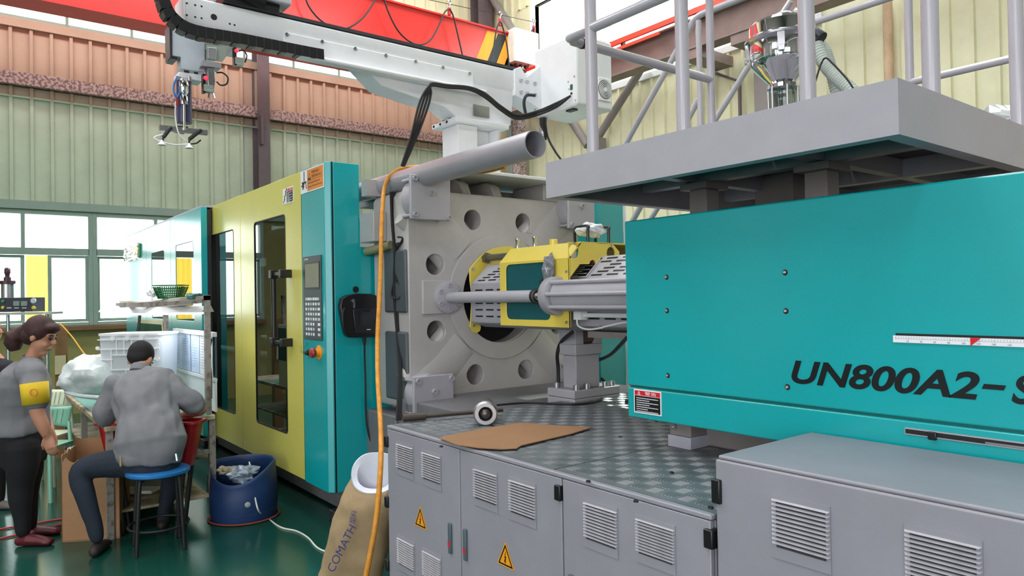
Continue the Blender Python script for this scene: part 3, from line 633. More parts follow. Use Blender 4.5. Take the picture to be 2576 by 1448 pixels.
b = B().cyl((-2.95, 2.78, 1.535), (-1.95, 2.78, 1.535), .012, 8); b.box((-2.97, 2.75, 1.51), (-2.91, 2.80, 1.56)); b.build('position_scale', WPLAS, iu)
B().tube(spline([(-2.95, 2.76, 1.52), (-2.93, 2.75, 1.475), (-2.82, 2.75, 1.46), (-2.6, 2.76, 1.50), (-2.4, 2.77, 1.51), (-2.1, 2.77, 1.52)], 5), .005, 6).build('scale_cable', WPLAS, iu)
# ---- pivot support below the guard
sp = thing('support_bracket', 'grey clevis post bolted on a square base below the yellow guard', 'bracket', (-3.3, 3.13, .97))
def bx(nm, a, c, mm, bev=.005): return B().box(a, c).build(nm, mm, sp, bev=bev)
sx0, sx1, sy0, sy1 = -3.42, -3.17, 2.93, 3.33
bx('base_plate', (sx0, sy0, .97), (sx1, sy1, 1.018), GREY); bx('upper_plate', (sx0, sy0, 1.02), (sx1, sy1, 1.07), GREY)
bx('post', (-3.345, 3.0, 1.07), (-3.225, 3.2, 1.275), GREY); bx('clevis_block', (-3.36, 2.985, 1.277), (-3.21, 3.215, 1.345), GREY)
for ya in (2.985, 3.145):
    P_ = [V((-3.36, ya, 1.345)), V((-3.21, ya, 1.345))]+[V((-3.285+.075*cos(t), ya, 1.41+.075*sin(t))) for t in [pi*i/10 for i in range(11)]]
    B().prism(P_, (0, .07, 0)).build('clevis_cheek', GREY, sp, bev=.004)
B().cyl((-3.285, 2.972, 1.41), (-3.285, 3.225, 1.41), .045, 24).build('pivot_pin', GREY, sp, bev=.006)
B().cyl((-3.285, 3.06, 1.41), (-3.285, 3.14, 1.41), .085, 24).build('swivel_eye', mat('rust_brown', '#5b4038', .6, var=.15), sp)
for x in (sx0+.035, sx1-.035):
    for y in (sy0+.05, sy0+.14, sy1-.1, sy1-.04): bolt('base_bolt', (x, y, 1.07), Z1, .02, .028, ALU, sp)
def cable(name, label, pts, r, m, k=6, cat='cable', group=None, n=8): return tag(B().tube(spline(pts, k), r, n).build(name, m), label, cat, group)
cable('power_cable', 'thick black cable bowing behind the grey support post', [PX(1440, 835, -3.1), PX(1412, 860, -3.35), PX(1402, 890, -3.4), PX(1404, 925, -3.42), PX(1405, 970, -3.42)], .012, BLACK)
cable('power_cable', 'black cable sagging from teal cover edge to the support post', [PY(1478, 906, 3.3), PY(1505, 905, 3.3), PY(1535, 892, 3.2), PY(1560, 868, 3.0), PY(1576, 850, 2.8)], .011, BLACK)
cable('power_cable', 'black cable running diagonally down across the rear teal panel', [PX(1512, 950, -4.36), PX(1530, 968, -4.3), PX(1548, 988, -4.1), PZ(1580, 1010, 1.01)], .012, BLACK, 4)
# ---- deck of tread plate on the bed
DZ = 1.0
dk = thing('tread_plate_deck', 'grey checker-plate deck on top of the grey electrical cabinets', 'deck plate', (-2.3, 2.5, .98))
TP = mat('tread_plate_metal', '#70767a', .42, .2, var=.16, scale=7)
for a, c in (((-3.29, 1.755), (-2.02, 2.40)), ((-3.29, 2.40), (-2.62, 3.95)), ((-2.615, 2.404), (-2.0, 3.95)), ((-2.015, 1.755), (-1.285, 2.40)), ((-1.995, 2.404), (-1.0, 3.95))):
    B().box((a[0]+.002, a[1]+.002, .982), (c[0]-.002, c[1]-.002, DZ)).build('deck_plate', TP, dk)
tb = B(); rr = random.Random(2)
pitch = .066
for i in range(int(2.2/pitch)):
    for j in range(int(2.2/pitch)):
        x, y = -3.26+pitch*(i+.5), 1.78+pitch*(j+.5)
        if x > -1.3 and y < 2.4: continue
        if x > -1.1: continue
        for q in range(4):
            o_ = (q-1.5)*.013
            if (i+j) % 2: tb.add([(x-.024, y+o_-.003, DZ), (x+.024, y+o_-.003, DZ), (x+.024, y+o_+.003, DZ), (x-.024, y+o_+.003, DZ), (x-.018, y+o_, DZ+.0025), (x+.018, y+o_, DZ+.0025)], [(0, 1, 5, 4), (1, 2, 5), (2, 3, 4, 5), (3, 0, 4)])
            else: tb.add([(x+o_-.003, y-.024, DZ), (x+o_+.003, y-.024, DZ), (x+o_+.003, y+.024, DZ), (x+o_-.003, y+.024, DZ), (x+o_, y-.018, DZ+.0025), (x+o_, y+.018, DZ+.0025)], [(0, 1, 4), (1, 2, 5, 4), (2, 3, 5), (3, 0, 4, 5)])
o = tb.build('tread_bars', TP, dk, smooth=False); o['kind'] = 'stuff'
for p in ((1110, 1124), (1480, 1212), (1600, 1262), (1788, 1278), (1560, 1100), (1690, 1190), (1555, 990), (1650, 1060)):
    q = PZ(p[0], p[1], DZ); bolt('deck_screw', q, Z1, .008, .006, DARKM, dk)
# ---- grey electrical cabinets in front
CF = 1.73
def vent(o, W, H, parent, n=12, lab=None):
    """louvre: an Empty-free part, a frame plate with n slats as sub-parts (front faces -Y, o = lower left corner)"""
    o = V(o); fr = B().plate([[o+V((0, -.004, 0)), o+V((W, -.004, 0)), o+V((W, -.004, H)), o+V((0, -.004, H))], [o+V((.012, -.004, .03)), o+V((W-.012, -.004, .03)), o+V((W-.012, -.004, H-.012)), o+V((.012, -.004, H-.012))]], (0, .004, 0))
    f = fr.build('louvre', CAB, parent)
    B().box(o+V((.01, -.0015, .028)), o+V((W-.01, -.0005, H-.01))).build('louvre_back', mat('louvre_dark', '#3b3c44', .7), f, smooth=False)
    me = None; st = (H-.045)/n
    for i in range(n):
        if me is None:
            b = B(); z = H-.012-st*i; t = .008
            b.add([(0, 0, 0), (W, 0, 0), (W-.004, -t, -st*.38), (.004, -t, -st*.38), (.004, -t+.003, -st*.44), (W-.004, -t+.003, -st*.44), (0, 0, -st*.1), (W, 0, -st*.1)], [(0, 3, 2, 1), (3, 4, 5, 2), (4, 6, 7, 5), (0, 6, 4, 3), (1, 2, 5, 7)])
            s = b.build('slat', mat('slat_paint', '#b4b5bb', .4, var=.08, scale=20), f, smooth=False); me = s.data
            # mesh is stored relative to the parents' location: shift once
            base = V((0, 0, 0)); q = f
            while q is not None: base = base+V(q.location); q = q.parent
            for v in me.vertices: v.co = v.co+base
            s.location = o+V((0, -.003, z))-base
        else:
            s = bpy.data.objects.new('slat', me); C.objects.link(s); s.parent = f; s.location = o+V((0, -.003, H-.012-st*i))-base
    return f
def triangle_sign(c, h, parent):
    c = V(c); y = -.003
    P = lambda r: [c+V((-h*.56*r, y, -h*.33*r)), c+V((h*.56*r, y, -h*.33*r)), c+V((0, y, h*.67*r))]
    s = B().prism(P(1.0), (0, .002, 0)).build('voltage_sign', WARN, parent, smooth=False); y = -.0035
    B().plate([P(.86), P(.68)], (0, .001, 0)).build('black_border', TEXTK, s, smooth=False)
    f = [(.01, .36), (-.09, .02), (.0, .04), (-.06, -.2), (-.1, -.12), (-.02, -.27), (.05, -.13), (0, -.17), (.07, .12), (-.02, .1), (.05, .36)]
    B().prism([c+V((a*h*.8, y, b_*h*.75+h*.0)) for a, b_ in f], (0, .001, 0)).build('lightning_bolt', TEXTK, s, smooth=False)
def cy_(px, py): return PY(px, py, CF)
ec = thing('electrical_cabinet', 'low grey electrical cabinet row with three louvred doors and voltage signs', 'cabinet', (-2.3, 1.9, 0))
cx0, cx1 = -3.286, -1.295; ct = 1.0
B().box((cx0+.012, CF+.022, .05), (cx1, 2.33, .981)).build('body', CAB, ec)
B().box((cx0, CF+.004, .05), (cx0+.012, 2.3, .985)).build('left_side', CAB, ec)
B().box((cx0, CF, .984), (cx1, CF+.026, ct)).build('top_edge', CAB, ec, bev=.004)
dx = [cx0, cy_(1155.5, 1130).x, cy_(1413, 1198).x, cx1]
HND = mat('lock_grey', '#56656c', .4)
lw = [[((998, 1113), (1042, 1208)), ((1062, 1135), (1112, 1236)), ((1001, 1358), (1045, 1455)), ((1064, 1392), (1113, 1490))],
      [((1192, 1177), (1254, 1291)), ((1281, 1205), (1351, 1330))], [((1469, 1262), (1557, 1406)), ((1600, 1303), (1702, 1448))]]
for i in range(3):
    d = B().box((dx[i]+.004, CF, .06), (dx[i+1]-.004, CF+.018, .982)).build('door', CAB, ec, bev=.003)
    vs = []
    for (a, c) in lw[i]:
        q0, q1 = cy_(*a), cy_(*c); vs.append((q0.x, q1.z, q1.x-q0.x))
        vent((q0.x, CF, q1.z), q1.x-q0.x, PY(a[0], a[1], CF).z-PY(a[0], c[1]-(c[0]-a[0])*.27, CF).z, ec, 11)
    if i in (0, 1):
        tq = cy_((1059, 1273)[i], (1308, 1404)[i]); triangle_sign(tq, .10, ec)
        q0 = cy_((1131, 1169)[i], (1313, 1328)[i]); l = B().box((q0.x, CF-.012, q0.z-.135), (q0.x+.022, CF, q0.z)).build('lock_handle', HND, ec, bev=.003)
        B().box((q0.x+.003, CF-.014, q0.z-.105), (q0.x+.019, CF-.011, q0.z-.08)).build('red_mark', mat('red_mark', '#c8343c', .4), l)
    if i == 2:
        q0 = cy_(1434, 1442); B().box((q0.x, CF-.012, q0.z-.13), (q0.x+.022, CF, q0.z)).build('lock_handle', HND, ec, bev=.003)
for p, s in (((1408, 1239), 0), ((1789, 1355), 0), ((975, 1110), 1), ((976, 1262), 1), ((977, 1420), 1)):
    q = cy_(*p); B().box((q.x-.02, CF-.012, q.z-.028), (q.x+.012, CF+.03, q.z+.028)).build('hinge', BLKP, ec, bev=.004)
for i in (1, 2): B().box((dx[i]-.004, CF+.016, .06), (dx[i]+.004, CF+.02, .98)).build('door_gap', BLACK, ec, smooth=False)
q0, q1 = PX(960, 1290, cx0-.01), PX(967, 1400, cx0-.01)
B().box((cx0-.11, CF+.12, q1.z), (cx0, CF+.5, q0.z)).build('side_box', CAB, ec, bev=.004)
B().ball((cx0-.14, CF+.12, .62), .035, 14, 8).build('red_plug', mat('red_plug', '#b3202a', .35), ec)
# taller cabinet at the right edge
tc = thing('electrical_cabinet', 'taller grey cabinet with two wide embossed louvres beside the teal cover', 'cabinet', (-.4, 1.95, 0))
tx0, tt, tx1 = -1.277, 1.179, .7; ty1 = 2.244
B().box((tx0+.01, CF+.02, .05), (tx1, ty1, tt-.004)).build('body', CAB, tc, bev=.004); B().box((tx0, CF, .05), (tx1, CF+.02, tt-.012)).build('door', CAB, tc, bev=.005)
B().box((tx0+.004, CF+.008, tt-.012), (tx1, ty1, tt)).build('top_sheet', CAB, tc, bev=.005)
for a, c, d in (((1942, 1240), (2093, 1436), 1272), ((2275, 1315), (2477, 1540), 1358)):
    q0 = cy_(*a); q1 = cy_(c[0], c[1]); zt_ = q0.z; Hh = zt_-cy_(a[0], c[1]-(c[0]-a[0])*.25).z
    vent((q0.x, CF, zt_-Hh), q1.x-q0.x, Hh, tc, 11)
q = cy_(1803, 1234); B().box((q.x-.012, CF-.012, q.z-.035), (q.x+.018, CF+.03, q.z+.035)).build('hinge', BLKP, tc, bev=.004)
# ---- teal injection cover with the model lettering
TY = 2.262
ic = thing('injection_cover', 'large glossy teal injection unit cover with black model lettering', 'machine cover', (-1, TY, 1.12))
def ty(px, py): return PY(px, py, TY)
ix0 = ty(1573, 700).x; itz = ty(1571.4, 556.6).z; ibz = ty(1579, 1047).z; sz = ty(1578, 969.7).z; ix1 = .9
B().box((ix0, TY, sz+.004), (ix1, TY+.03, itz)).build('upper_panel', TEAL, ic, bev=.006); B().box((ix0, TY, ibz), (ix1, TY+.03, sz-.004)).build('lower_panel', TEAL, ic, bev=.006)
B().box((ix0+.01, TY+.012, sz-.004), (ix1, TY+.03, sz+.004)).build('panel_joint', mat('joint_teal', '#0b6b68', .5), ic, smooth=False)
B().box((ix0+.004, TY+.03, ibz+.02), (ix0+.03, TY+.10, itz-.004)).build('end_return', GREY, ic)
B().box((ix0+.03, TY+.03, itz-.03), (ix1, TY+.3, itz-.006)).build('top_return', GREY, ic)
B().box((ix0+.05, TY+.031, ibz+.03), (ix1, TY+1.6, itz-.04)).build('inner_frame', PINKG, ic)
for p in ((1677, 697), (1975, 685), (1678, 781), (1977, 782), (1680, 944), (1981, 973)):
    q = ty(*p); s = B().lathe(q+V((0, .001, 0)), -Y1, [(.0105, 0), (.0105, .0015), (.0, .0015)], 16).build('screw_recess', BLACK, ic); B().lathe(q, -Y1, [(.0065, .0), (.0065, .006), (.003, .007), (.003, .003)], 12).build('screw', STEEL, s)
q0, q1 = ty(1597, 1043), ty(1664, 979)
sign('warning_plate', (q0.x, TY-.0005, q0.z+.012), X1, Z1, q1.x-q0.x, ty(1597, 978).z-ty(1597, 1037).z, ic, .25, 7)
u0 = ty(1992, 963); u1 = ty(2025, 905); hgt = ty(2020, 905).z-ty(2010, 962).z
q9 = ty(2466, 998)
t = text('model_lettering', 'UN800A2', (u0.x, TY-.001, u0.z), X1, Z1, hgt*1.02, TEXTK, ic, shear=.25, bold=.028, width=q9.x-u0.x)
q5, q6 = ty(2468, 975), ty(2530, 985); b = B().prism([V((q5.x+.002, TY-.002, q5.z-.002)), V((q6.x-.004, TY-.002, q5.z-.002)), V((q6.x+.002, TY-.002, q5.z+.012)), V((q5.x+.008, TY-.002, q5.z+.012))], (0, .001, 0)); b.build('dash_lettering', TEXTK, ic, smooth=False)
q7 = ty(2545, 1008); text('model_lettering', 'S', (q7.x, TY-.001, u0.z-.0), X1, Z1, hgt*1.02, TEXTK, ic, shear=.25, bold=.028)
q0 = ty(2249, 860); q1 = ty(2249, 843); L = .9; rl = B().box((q0.x, TY-.006, q0.z), (q0.x+L, TY, q1.z)).build('stroke_ruler', WPLAS, ic)
tk = B()
for i in range(60): tk.box((q0.x+.008+i*.0075, TY-.0065, q1.z-.004-(.006 if i % 5 == 0 else .003)), (q0.x+.0086+i*.0075, TY-.006, q1.z-.003))
tk.box((q0.x+.006, TY-.0065, q1.z-.0095), (q0.x+.5, TY-.006, q1.z-.009)); o = tk.build('ruler_ticks', TEXTB, rl, smooth=False); o['kind'] = 'stuff'
for i in range(1, 13): text('ruler_number', str(i*20), (q0.x+.008+i*.0375-.006, TY-.0062, q0.z+.002), X1, Z1, .005, TEXTB, rl)
B().box((q0.x+.006, TY-.002, q1.z), (q0.x+L, TY, q1.z+.007)).build('ruler_slot', BLACK, ic, smooth=False)
q2 = ty(2444, 850); B().prism([V((q2.x, TY-.009, q1.z)), V((q2.x+.026, TY-.009, q1.z)), V((q2.x, TY-.009, q0.z-.002))], (0, .002, 0)).build('red_pointer', REDP, rl, smooth=False)
q0, q1 = ty(2277, 1088), ty(2277, 1077); z_, z2_ = q0.z, q1.z
B().box((q0.x, TY-.004, z_-.004), (ix1, TY, z2_+.004)).build('lower_slot_trim', GREY, ic, bev=.001); B().box((q0.x+.003, TY-.005, z_), (ix1, TY-.003, z2_)).build('lower_slot', BLACK, ic, smooth=False)
q2 = ty(2348, 1088); B().obox((q2.x, TY-.008, z_+.003), (.012, 0, 0), (0, .004, 0), (0, 0, .012)).build('slot_knob', BLKP, ic, bev=.003)
B().box((ty(2480, 1100).x, TY-.006, z_+.001), (ix1, TY-.004, z_+.006)).build('slot_rail', ALU, ic, smooth=False)
for px_, w_ in ((1612, .05), (1645, .04), (1678, .06)):
    q = PY(px_, 545, TY+.4); B().box((q.x-w_/2, TY+.32, itz-.03), (q.x+w_/2, TY+.42, itz+.012)).build('top_block', GREY, ic, bev=.003)
b = B()
for z in (1.42, 1.30): b.ball((ix0-.002, TY+.05, z), .028, 12, 8, (.4, 1, 1))
b.build('edge_knob', CHROME, ic)
q = PZ(1680, 1121, DZ); fx0, fx1 = q.x, PZ(1735, 1123, DZ).x
B().box((fx0, q.y-.0, DZ), (fx0+.12, q.y+.16, DZ+.05)).build('foot_block', WPLAS and mat('pale_block_paint', '#b9bac8', .4), ic, bev=.003)
fb = B().box((fx0+.005, q.y+.01, DZ+.05), (fx0+.115, q.y+.16, ibz+.03)).build('foot_bracket', PINKG, ic, bev=.003)
bolt('foot_bolt', (fx0+.03, q.y+.01, DZ+.085), -Y1, .014, .012, ALU, ic)
B().box((-1.95, 2.5, DZ), (.5, 2.9, ibz+.02)).build('carriage_rail', PINKG, ic, bev=.01)
# ---- loose things on the deck: cardboard sheet and nozzle tool
cp = [(1104, 1100), (1149, 1117), (1205, 1125), (1266, 1128), (1300, 1126), (1312, 1119), (1349, 1110), (1436, 1090), (1488, 1074), (1398, 1069), (1308, 1062), (1204, 1079)]
b = B(); tp_ = [PZ(x, y, DZ+.012) for x, y in cp]
cc_ = sum(tp_, V((0, 0, 0)))/len(tp_)
for p in tp_: p.z = DZ+.008
tag(B().prism(tp_, (0, 0, .004)).build('cardboard_sheet', mat('brown_sheet', '#96704f', .85, var=.06)), 'flat brown cardboard sheet with torn edges lying on the checker plate', 'cardboard')
q = PZ(1222, 1071, DZ); rc = q+Z1*.062+V((0, 0, 0)); dv = (EYE-rc); dv.z = 0; dv.normalize()
nt = thing('nozzle_tool', 'round silver nozzle tool with long dark bar, standing on the checker plate', 'tool', (rc.x, rc.y, DZ+.003))
B().lathe(rc, dv, [(.028, -.03), (.062, -.03), (.062, .004), (.054, .012), (.036, .012), (.030, .0), (.028, -.03)], 36, cap=False).build('ring', ALU, nt)
B().lathe(rc, dv, [(.05, -.22), (.05, -.03)], 24).build('barrel', mat('oily_barrel', '#6d6a62', .4, .6, var=.15), nt)
B().ball(rc-dv*.008, .028, 16, 10).build('nozzle_tip', mat('nozzle_steel', '#6d6762', .35, .8, var=.15), nt)
a, c = PZ(1014, 1062, DZ)+Z1*.024, PZ(1265, 1044, DZ)+Z1*.03
b = B().cyl(a, a+(c-a)*.22, .021, 14); b.cyl(a+(c-a)*.2, c, .011, 12); b.build('tommy_bar', mat('dark_bar', '#4d443e', .5, .4, var=.15), nt)
cable('sensor_cable', 'thin black cable lying on checker plate around the support base', [PZ(1250, 1022, DZ)+Z1*.008, PZ(1330, 1016, DZ)+Z1*.008, PZ(1440, 1020, DZ)+Z1*.008, PZ(1498, 1013, DZ)+Z1*.008, PZ(1518, 1000, DZ)+Z1*.01, PZ(1514, 985, DZ)+Z1*.03], .006, BLACK)
# ================================================================ service platform with railings
PYF, PXR, PXL, pz0, pz1, PYB = 2.0, -.863, -2.318, 2.067, 2.22, 3.95
sv = thing('service_platform', 'grey steel service platform with tubular railings above the teal cover', 'platform', (-1.6, 3, 1.98))
B().box((PXL, PYF, pz0), (PXR, PYF+.006, pz1)).build('front_fascia', GREY, sv, smooth=False); B().box((PXR-.006, PYF+.006, pz0), (PXR, PYB, pz1)).build('side_fascia', GREY, sv, smooth=False)
B().box((PXL, PYF+.006, pz0), (PXL+.006, PYB, pz1)).build('end_fascia', GREY, sv, smooth=False); B().box((PXL+.006, PYB-.006, pz0), (PXR-.006, PYB, pz1)).build('rear_fascia', GREY, sv, smooth=False)
for a, c in (((PXL+.006, PYF+.006, pz0), (PXR-.006, PYF+.05, pz0+.006)), ((PXR-.05, PYF+.05, pz0), (PXR-.006, PYB-.006, pz0+.006)), ((PXL+.006, PYF+.05, pz0), (PXL+.05, PYB-.006, pz0+.006))): B().box(a, c).build('bottom_flange', GREY, sv, smooth=False)
for x0, x1 in ((PXL+.006, -1.6), (-1.596, PXR-.006)): B().box((x0, PYF+.006, pz1-.012), (x1, PYB-.006, pz1-.006)).build('deck_sheet', mat('deck_underside', '#77757a', .5, var=.1), sv, smooth=False)
for y in (2.56, 3.2): B().box((PXL+.05, y, pz1-.09), (PXR-.05, y+.06, pz1-.013)).build('long_beam', GREY, sv)
for x in (-2.0, -1.42): B().box((x, PYF+.05, pz1-.085), (x+.05, PYB-.01, pz1-.014)).build('cross_beam', GREY, sv)
for px_, py_ in ((1768, 510), (2064, 478)):
    q = PY(px_, py_, 2.59); b = B(); b.box((q.x-.045, 2.555, 1.9), (q.x+.045, 2.645, pz1-.12)); b.build('support_leg', PINKG, sv, bev=.003); B().box((q.x-.07, 2.52, pz1-.12), (q.x+.07, 2.68, pz1-.09)).build('leg_cap', PINKG, sv, bev=.003)
RZ = (2.725, 3.2); pr = .024
def post(x, y, r=pr): B().cyl((x, y, pz1-.02), (x, y, 3.2), r, 16).build('railing_post', RAIL, sv)
for px_, py_ in ((1489, 382), (1717, 325), (2030, 250)): post(PY(px_, py_, 2.02).x, 2.026)
for px_, py_ in ((2349, 233), (2567, 313)): post(PXR-.026, PX(px_, py_, PXR-.02).y)
XLR = -2.2
post(XLR, 2.17, .02); post(XLR, 3.01, .02); post(PY(2288, 150, 3.92).x, 3.92, .02); post(-2.2, 3.92, .02); post(PXR-.03, 3.92, .022)
for z in RZ:
    a = [(PXR-.03, 2.026, z), (XLR+.14, 2.026, z), (XLR+.04, 2.036, z), (XLR+.008, 2.065, z), (XLR, 2.16, z), (XLR, 3.01, z)]
    B().tube(spline(a, 4), pr*.86, 12).build('rail', RAIL, sv)
    B().cyl((PXR-.03, 3.92, z), (-2.2, 3.92, z), pr*.8, 12).build('rail', RAIL, sv)
B().cyl((PXR-.03, 2.026, 3.2), (PXR-.03, 3.92, 3.2), pr*.86, 12).build('rail', RAIL, sv)
b = B().lathe((XLR, 2.11, RZ[0]), Y1, [(.0225, 0), (.0225, .012)], 14); b.build('rail_clamp', BLACK, sv)
b = B(); b.lathe((XLR, 2.12, RZ[0]+.02), Z1, [(.006, 0), (.006, .018), (.011, .018), (.011, .026)], 8); b.build('wing_screw', CHROME, sv)
# stair on the far side of the platform: sloping rails, stringers and treads
st = thing('access_stair', 'steep grey tubular stair rails rising behind the platform on the far side', 'stair', (-3.4, 5.4, 0))
def sp2(px, py, y=5.2): return PY(px, py, y)
for y, top in ((5.2, [(1930, -30), (1790, 25), (1758, 40), (1742, 56), (1726, 86), (1575, 360), (1478, 540), (1440, 610)]), (5.2, [(1757, 250), (1700, 356), (1600, 540), (1560, 612)]), (5.85, [(1990, 3), (1892, 153), (1800, 300), (1640, 545), (1600, 606)])):
    B().tube(spline([sp2(a_, c_, y) for a_, c_ in top], 4), .028, 12).build('hand_rail', RAIL, st)
q = sp2(1757, 52); B().cyl((q.x, 5.2, 0), (q.x, 5.2, q.z), .026, 12).build('stair_post', RAIL, st)
q2 = sp2(1600, 606, 5.85); B().cyl((q2.x, 5.85, 0), (q2.x, 5.85, q2.z), .026, 12).build('stair_post', RAIL, st)
for y in (5.22, 5.83): B().bar((q.x, y, 2.0), (q.x-1.9, y, .0), .05, .16).build('stringer', GREY, st)
for k in range(8): B().box((q.x-.33-.19*k, 5.25, 1.76-.21*k), (q.x-.1-.19*k, 5.80, 1.79-.21*k)).build('tread', GREY, st)
B().box((q.x, 5.19, 2.0), (q.x+.9, 5.86, 2.06)).build('landing', GREY, st)
# ================================================================ vacuum hopper
HY = 3.157; hc = PY(1968, 150, HY); HD = (hc-EYE).dot(FW); k_ = HD/1790.6
def hz(y): return PY(1968, y, HY).z
hp = thing('vacuum_hopper', 'polished chrome vacuum hopper loader with glass tube behind the platform railing', 'hopper', (hc.x, HY, hz(290)))
R = lambda p: p*k_
cn = V((hc.x, HY, 0))
B().lathe(cn, Z1, [(0, hz(58)), (R(70), hz(58)), (R(78), hz(66)), (R(79), hz(96)), (R(79), hz(100))], 40).build('lid', CHROME, hp)
B().lathe(cn, Z1, [(R(84), hz(97)), (R(90), hz(101)), (R(90), hz(106)), (R(84), hz(110)), (R(78), hz(108))], 40).build('lid_ring', STEEL, hp)
B().lathe(cn, Z1, [(R(78), hz(108)), (R(79), hz(112)), (R(78), hz(150)), (R(76), hz(162)), (R(68), hz(172)), (R(30), hz(213)), (R(30), hz(217))], 40).build('bowl', CHROME, hp)
B().lathe(cn, Z1, [(R(38), hz(216)), (R(38), hz(225)), (R(30), hz(227))], 32).build('tube_flange', CHROME, hp)
B().lathe(cn, Z1, [(R(31), hz(225)), (R(31), hz(300))], 28, cap=False).build('glass_tube', glass('tube_glass', '#d5dcdc', .25, .03), hp)
for t in range(6): q = cn+V((cos(t*pi/3+.3), sin(t*pi/3+.3), 0))*R(36); B().cyl(q+Z1*hz(300), q+Z1*hz(222), R(3.2), 10).build('tie_rod', CHROME, hp)
B().lathe(cn, Z1, [(R(42), hz(330)), (R(42), hz(298)), (R(36), hz(296))], 28).build('throat', GREY, hp); B().box((hc.x-.1, HY-.1, 1.875), (hc.x+.1, HY+.1, hz(328))).build('feed_block', PINKG, hp)
for an in (215, 128, 20, 300):
    d = V((cos(radians(an)), sin(radians(an)), 0)); sd = Z1.cross(d); q = cn+d*R(84)
    b = B().obox(q+Z1*hz(126), sd*R(9), d*R(4), Z1*R(20)); b.obox(q+d*R(3)+Z1*hz(146), sd*R(8), d*R(3), Z1*R(7)); b.build('clamp', STEEL, hp, bev=.002)
b = B().tube(spline([cn+V((-.03, -.03, hz(60))), cn+V((-.02, -.02, hz(36))), cn+V((.03, .02, hz(30))), cn+V((.07, .04, hz(58)))], 5), .003, 6); b.build('lid_wire', ALU, hp)
b = B().lathe(cn+V((.06, .03, 0)), Z1, [(.018, hz(60)), (.018, hz(46)), (.012, hz(40)), (.02, hz(34)), (.0, hz(24))], 12); b.build('lid_valve', ALU, hp)
def ribbed(name, label, pts, r):
    p = spline(pts, 16); b = B(); rad = [r*(1+.06*(1 if i % 2 else -1)) for i in range(len(p))]
    return tag(b.tube(p, rad, 14).build(name, mat('pale_hose', '#b7c2ba', .5, var=.05)), label, 'hose')
o = cn+Z1*hz(118)
B().tube([o+V((.11, .02, .03)), o+V((.16, .02, .02)), o+V((.19, .02, -.01))], .03, 14).build('hose_port', DARKM, hp)
ribbed('suction_hose', 'pale ribbed hose sloping down from the chrome hopper', [PY(2052, 112, 3.12), PY(2072, 155, 3.12), PY(2100, 190, 3.12), PY(2135, 222, 3.12), PY(2180, 265, 3.12)], .03)
ribbed('suction_hose', 'second ribbed hose partly hidden behind the first at chrome hopper', [PY(2052, 100, 3.24), PY(2076, 130, 3.24), PY(2090, 172, 3.24), PY(2100, 215, 3.24), PY(2112, 270, 3.24)], .026)
cable('hopper_cable', 'thin black cable looping over ribbed hose beside the hopper', [PY(2046, 225, 3.0), PY(2062, 170, 3.0), PY(2076, 146, 3.0), PY(2095, 160, 3.0), PY(2130, 198, 3.0), PY(2150, 228, 3.0)], .004, BLACK)
q = PX(2552, 305, -.95); tag(crumple('plastic_bag', V((-.99, 3.2, 2.28)), .12, (1, 1, .6), FILM, None, 8), 'small crumpled clear plastic bag on the platform floor', 'bag')
# ================================================================ grey pipe over the platen and the orange hose
PYY = 2.45; e0, e1 = PY(1347, 362, PYY), PY(905, 480, PYY)
b = B(); n = 36; prr = .075
va = [(e0.x, prr), (-5.0, prr)]
b.lathe((0, PYY, e0.z), X1, [(prr, -5.02), (prr, e0.x), (prr-.006, e0.x), (prr-.006, -5.02)], n, cap=False)
pipe = tag(b.build('steel_pipe', PIPE), 'long grey steel pipe open at its end, above the platen', 'pipe')
tag(B().box((-5.2, 2.42, 2.40), (-4.2, 2.6, 2.455)).build('rail_trough', GREY, bev=.004), 'grey flat rail beam below the grey pipe beside cabinet', 'beam') if 0 else B().box((-5.15, 2.50, 2.36), (-4.36, 2.66, 2.53)).build('side_trough', GREY, fp, bev=.004)
hs = [PY(1272, 418, 2.66), PY(1200, 432, 2.62), PY(1090, 420, 2.52), PY(1030, 421, 2.47), PY(995, 431, 2.42), PD(970, 462, 4.93), PD(961, 540, 4.74), PD(957, 700, 4.6), PD(950, 850, 4.45), PD(951, 960, 4.28), PD(958, 1080, 4.05), PD(957, 1180, 3.85), PD(947, 1300, 3.75), PD(930, 1400, 3.7), PD(912, 1480, 3.68), PZ(880, 1560, .02)]
tag(B().tube(spline(hs, 8), .0145, 12).build('orange_hose', ORANGE), 'orange hose draped over the grey pipe and hanging down to floor', 'hose')
# black cables hanging at the left flank of the platen
for i, dx_ in enumerate((-5, 0, 5)):
    cable('hanging_cable', ['black cable hanging beside the platen, nearest the teal cabinet', 'black cable hanging beside the platen, middle one of the bundle', 'black cable hanging beside the platen, with the coiled loop'][i],
          [PX(988+dx_, 482, -4.4), PX(991+dx_, 560, -4.4), PX(995+dx_*.6, 640, -4.37), PX(995+dx_*.8, 740, -4.36), PX(1003+dx_*.6, 860, -4.33), PX(1006+dx_*.6, 960, -4.2), PX(1003+dx_, 1056, -4.1)], .009, BLACK, 5)
b = B()
for k in range(3): b.tube(spline([PX(995, 690+8*k, -4.34), PX(1010+3*k, 730, -4.28), PX(1004, 750, -4.3), PX(990-3*k, 742, -4.36), PX(990, 700, -4.36), PX(994, 640-10*k, -4.35), PX(1008+2*k, 610, -4.28), PX(1012, 598, -4.27), PX(1000, 596, -4.3)], 6), .006, 6)
tag(b.build('cable_coil', BLACK), 'coil of spare black cable tied to the hanging cables', 'cable')
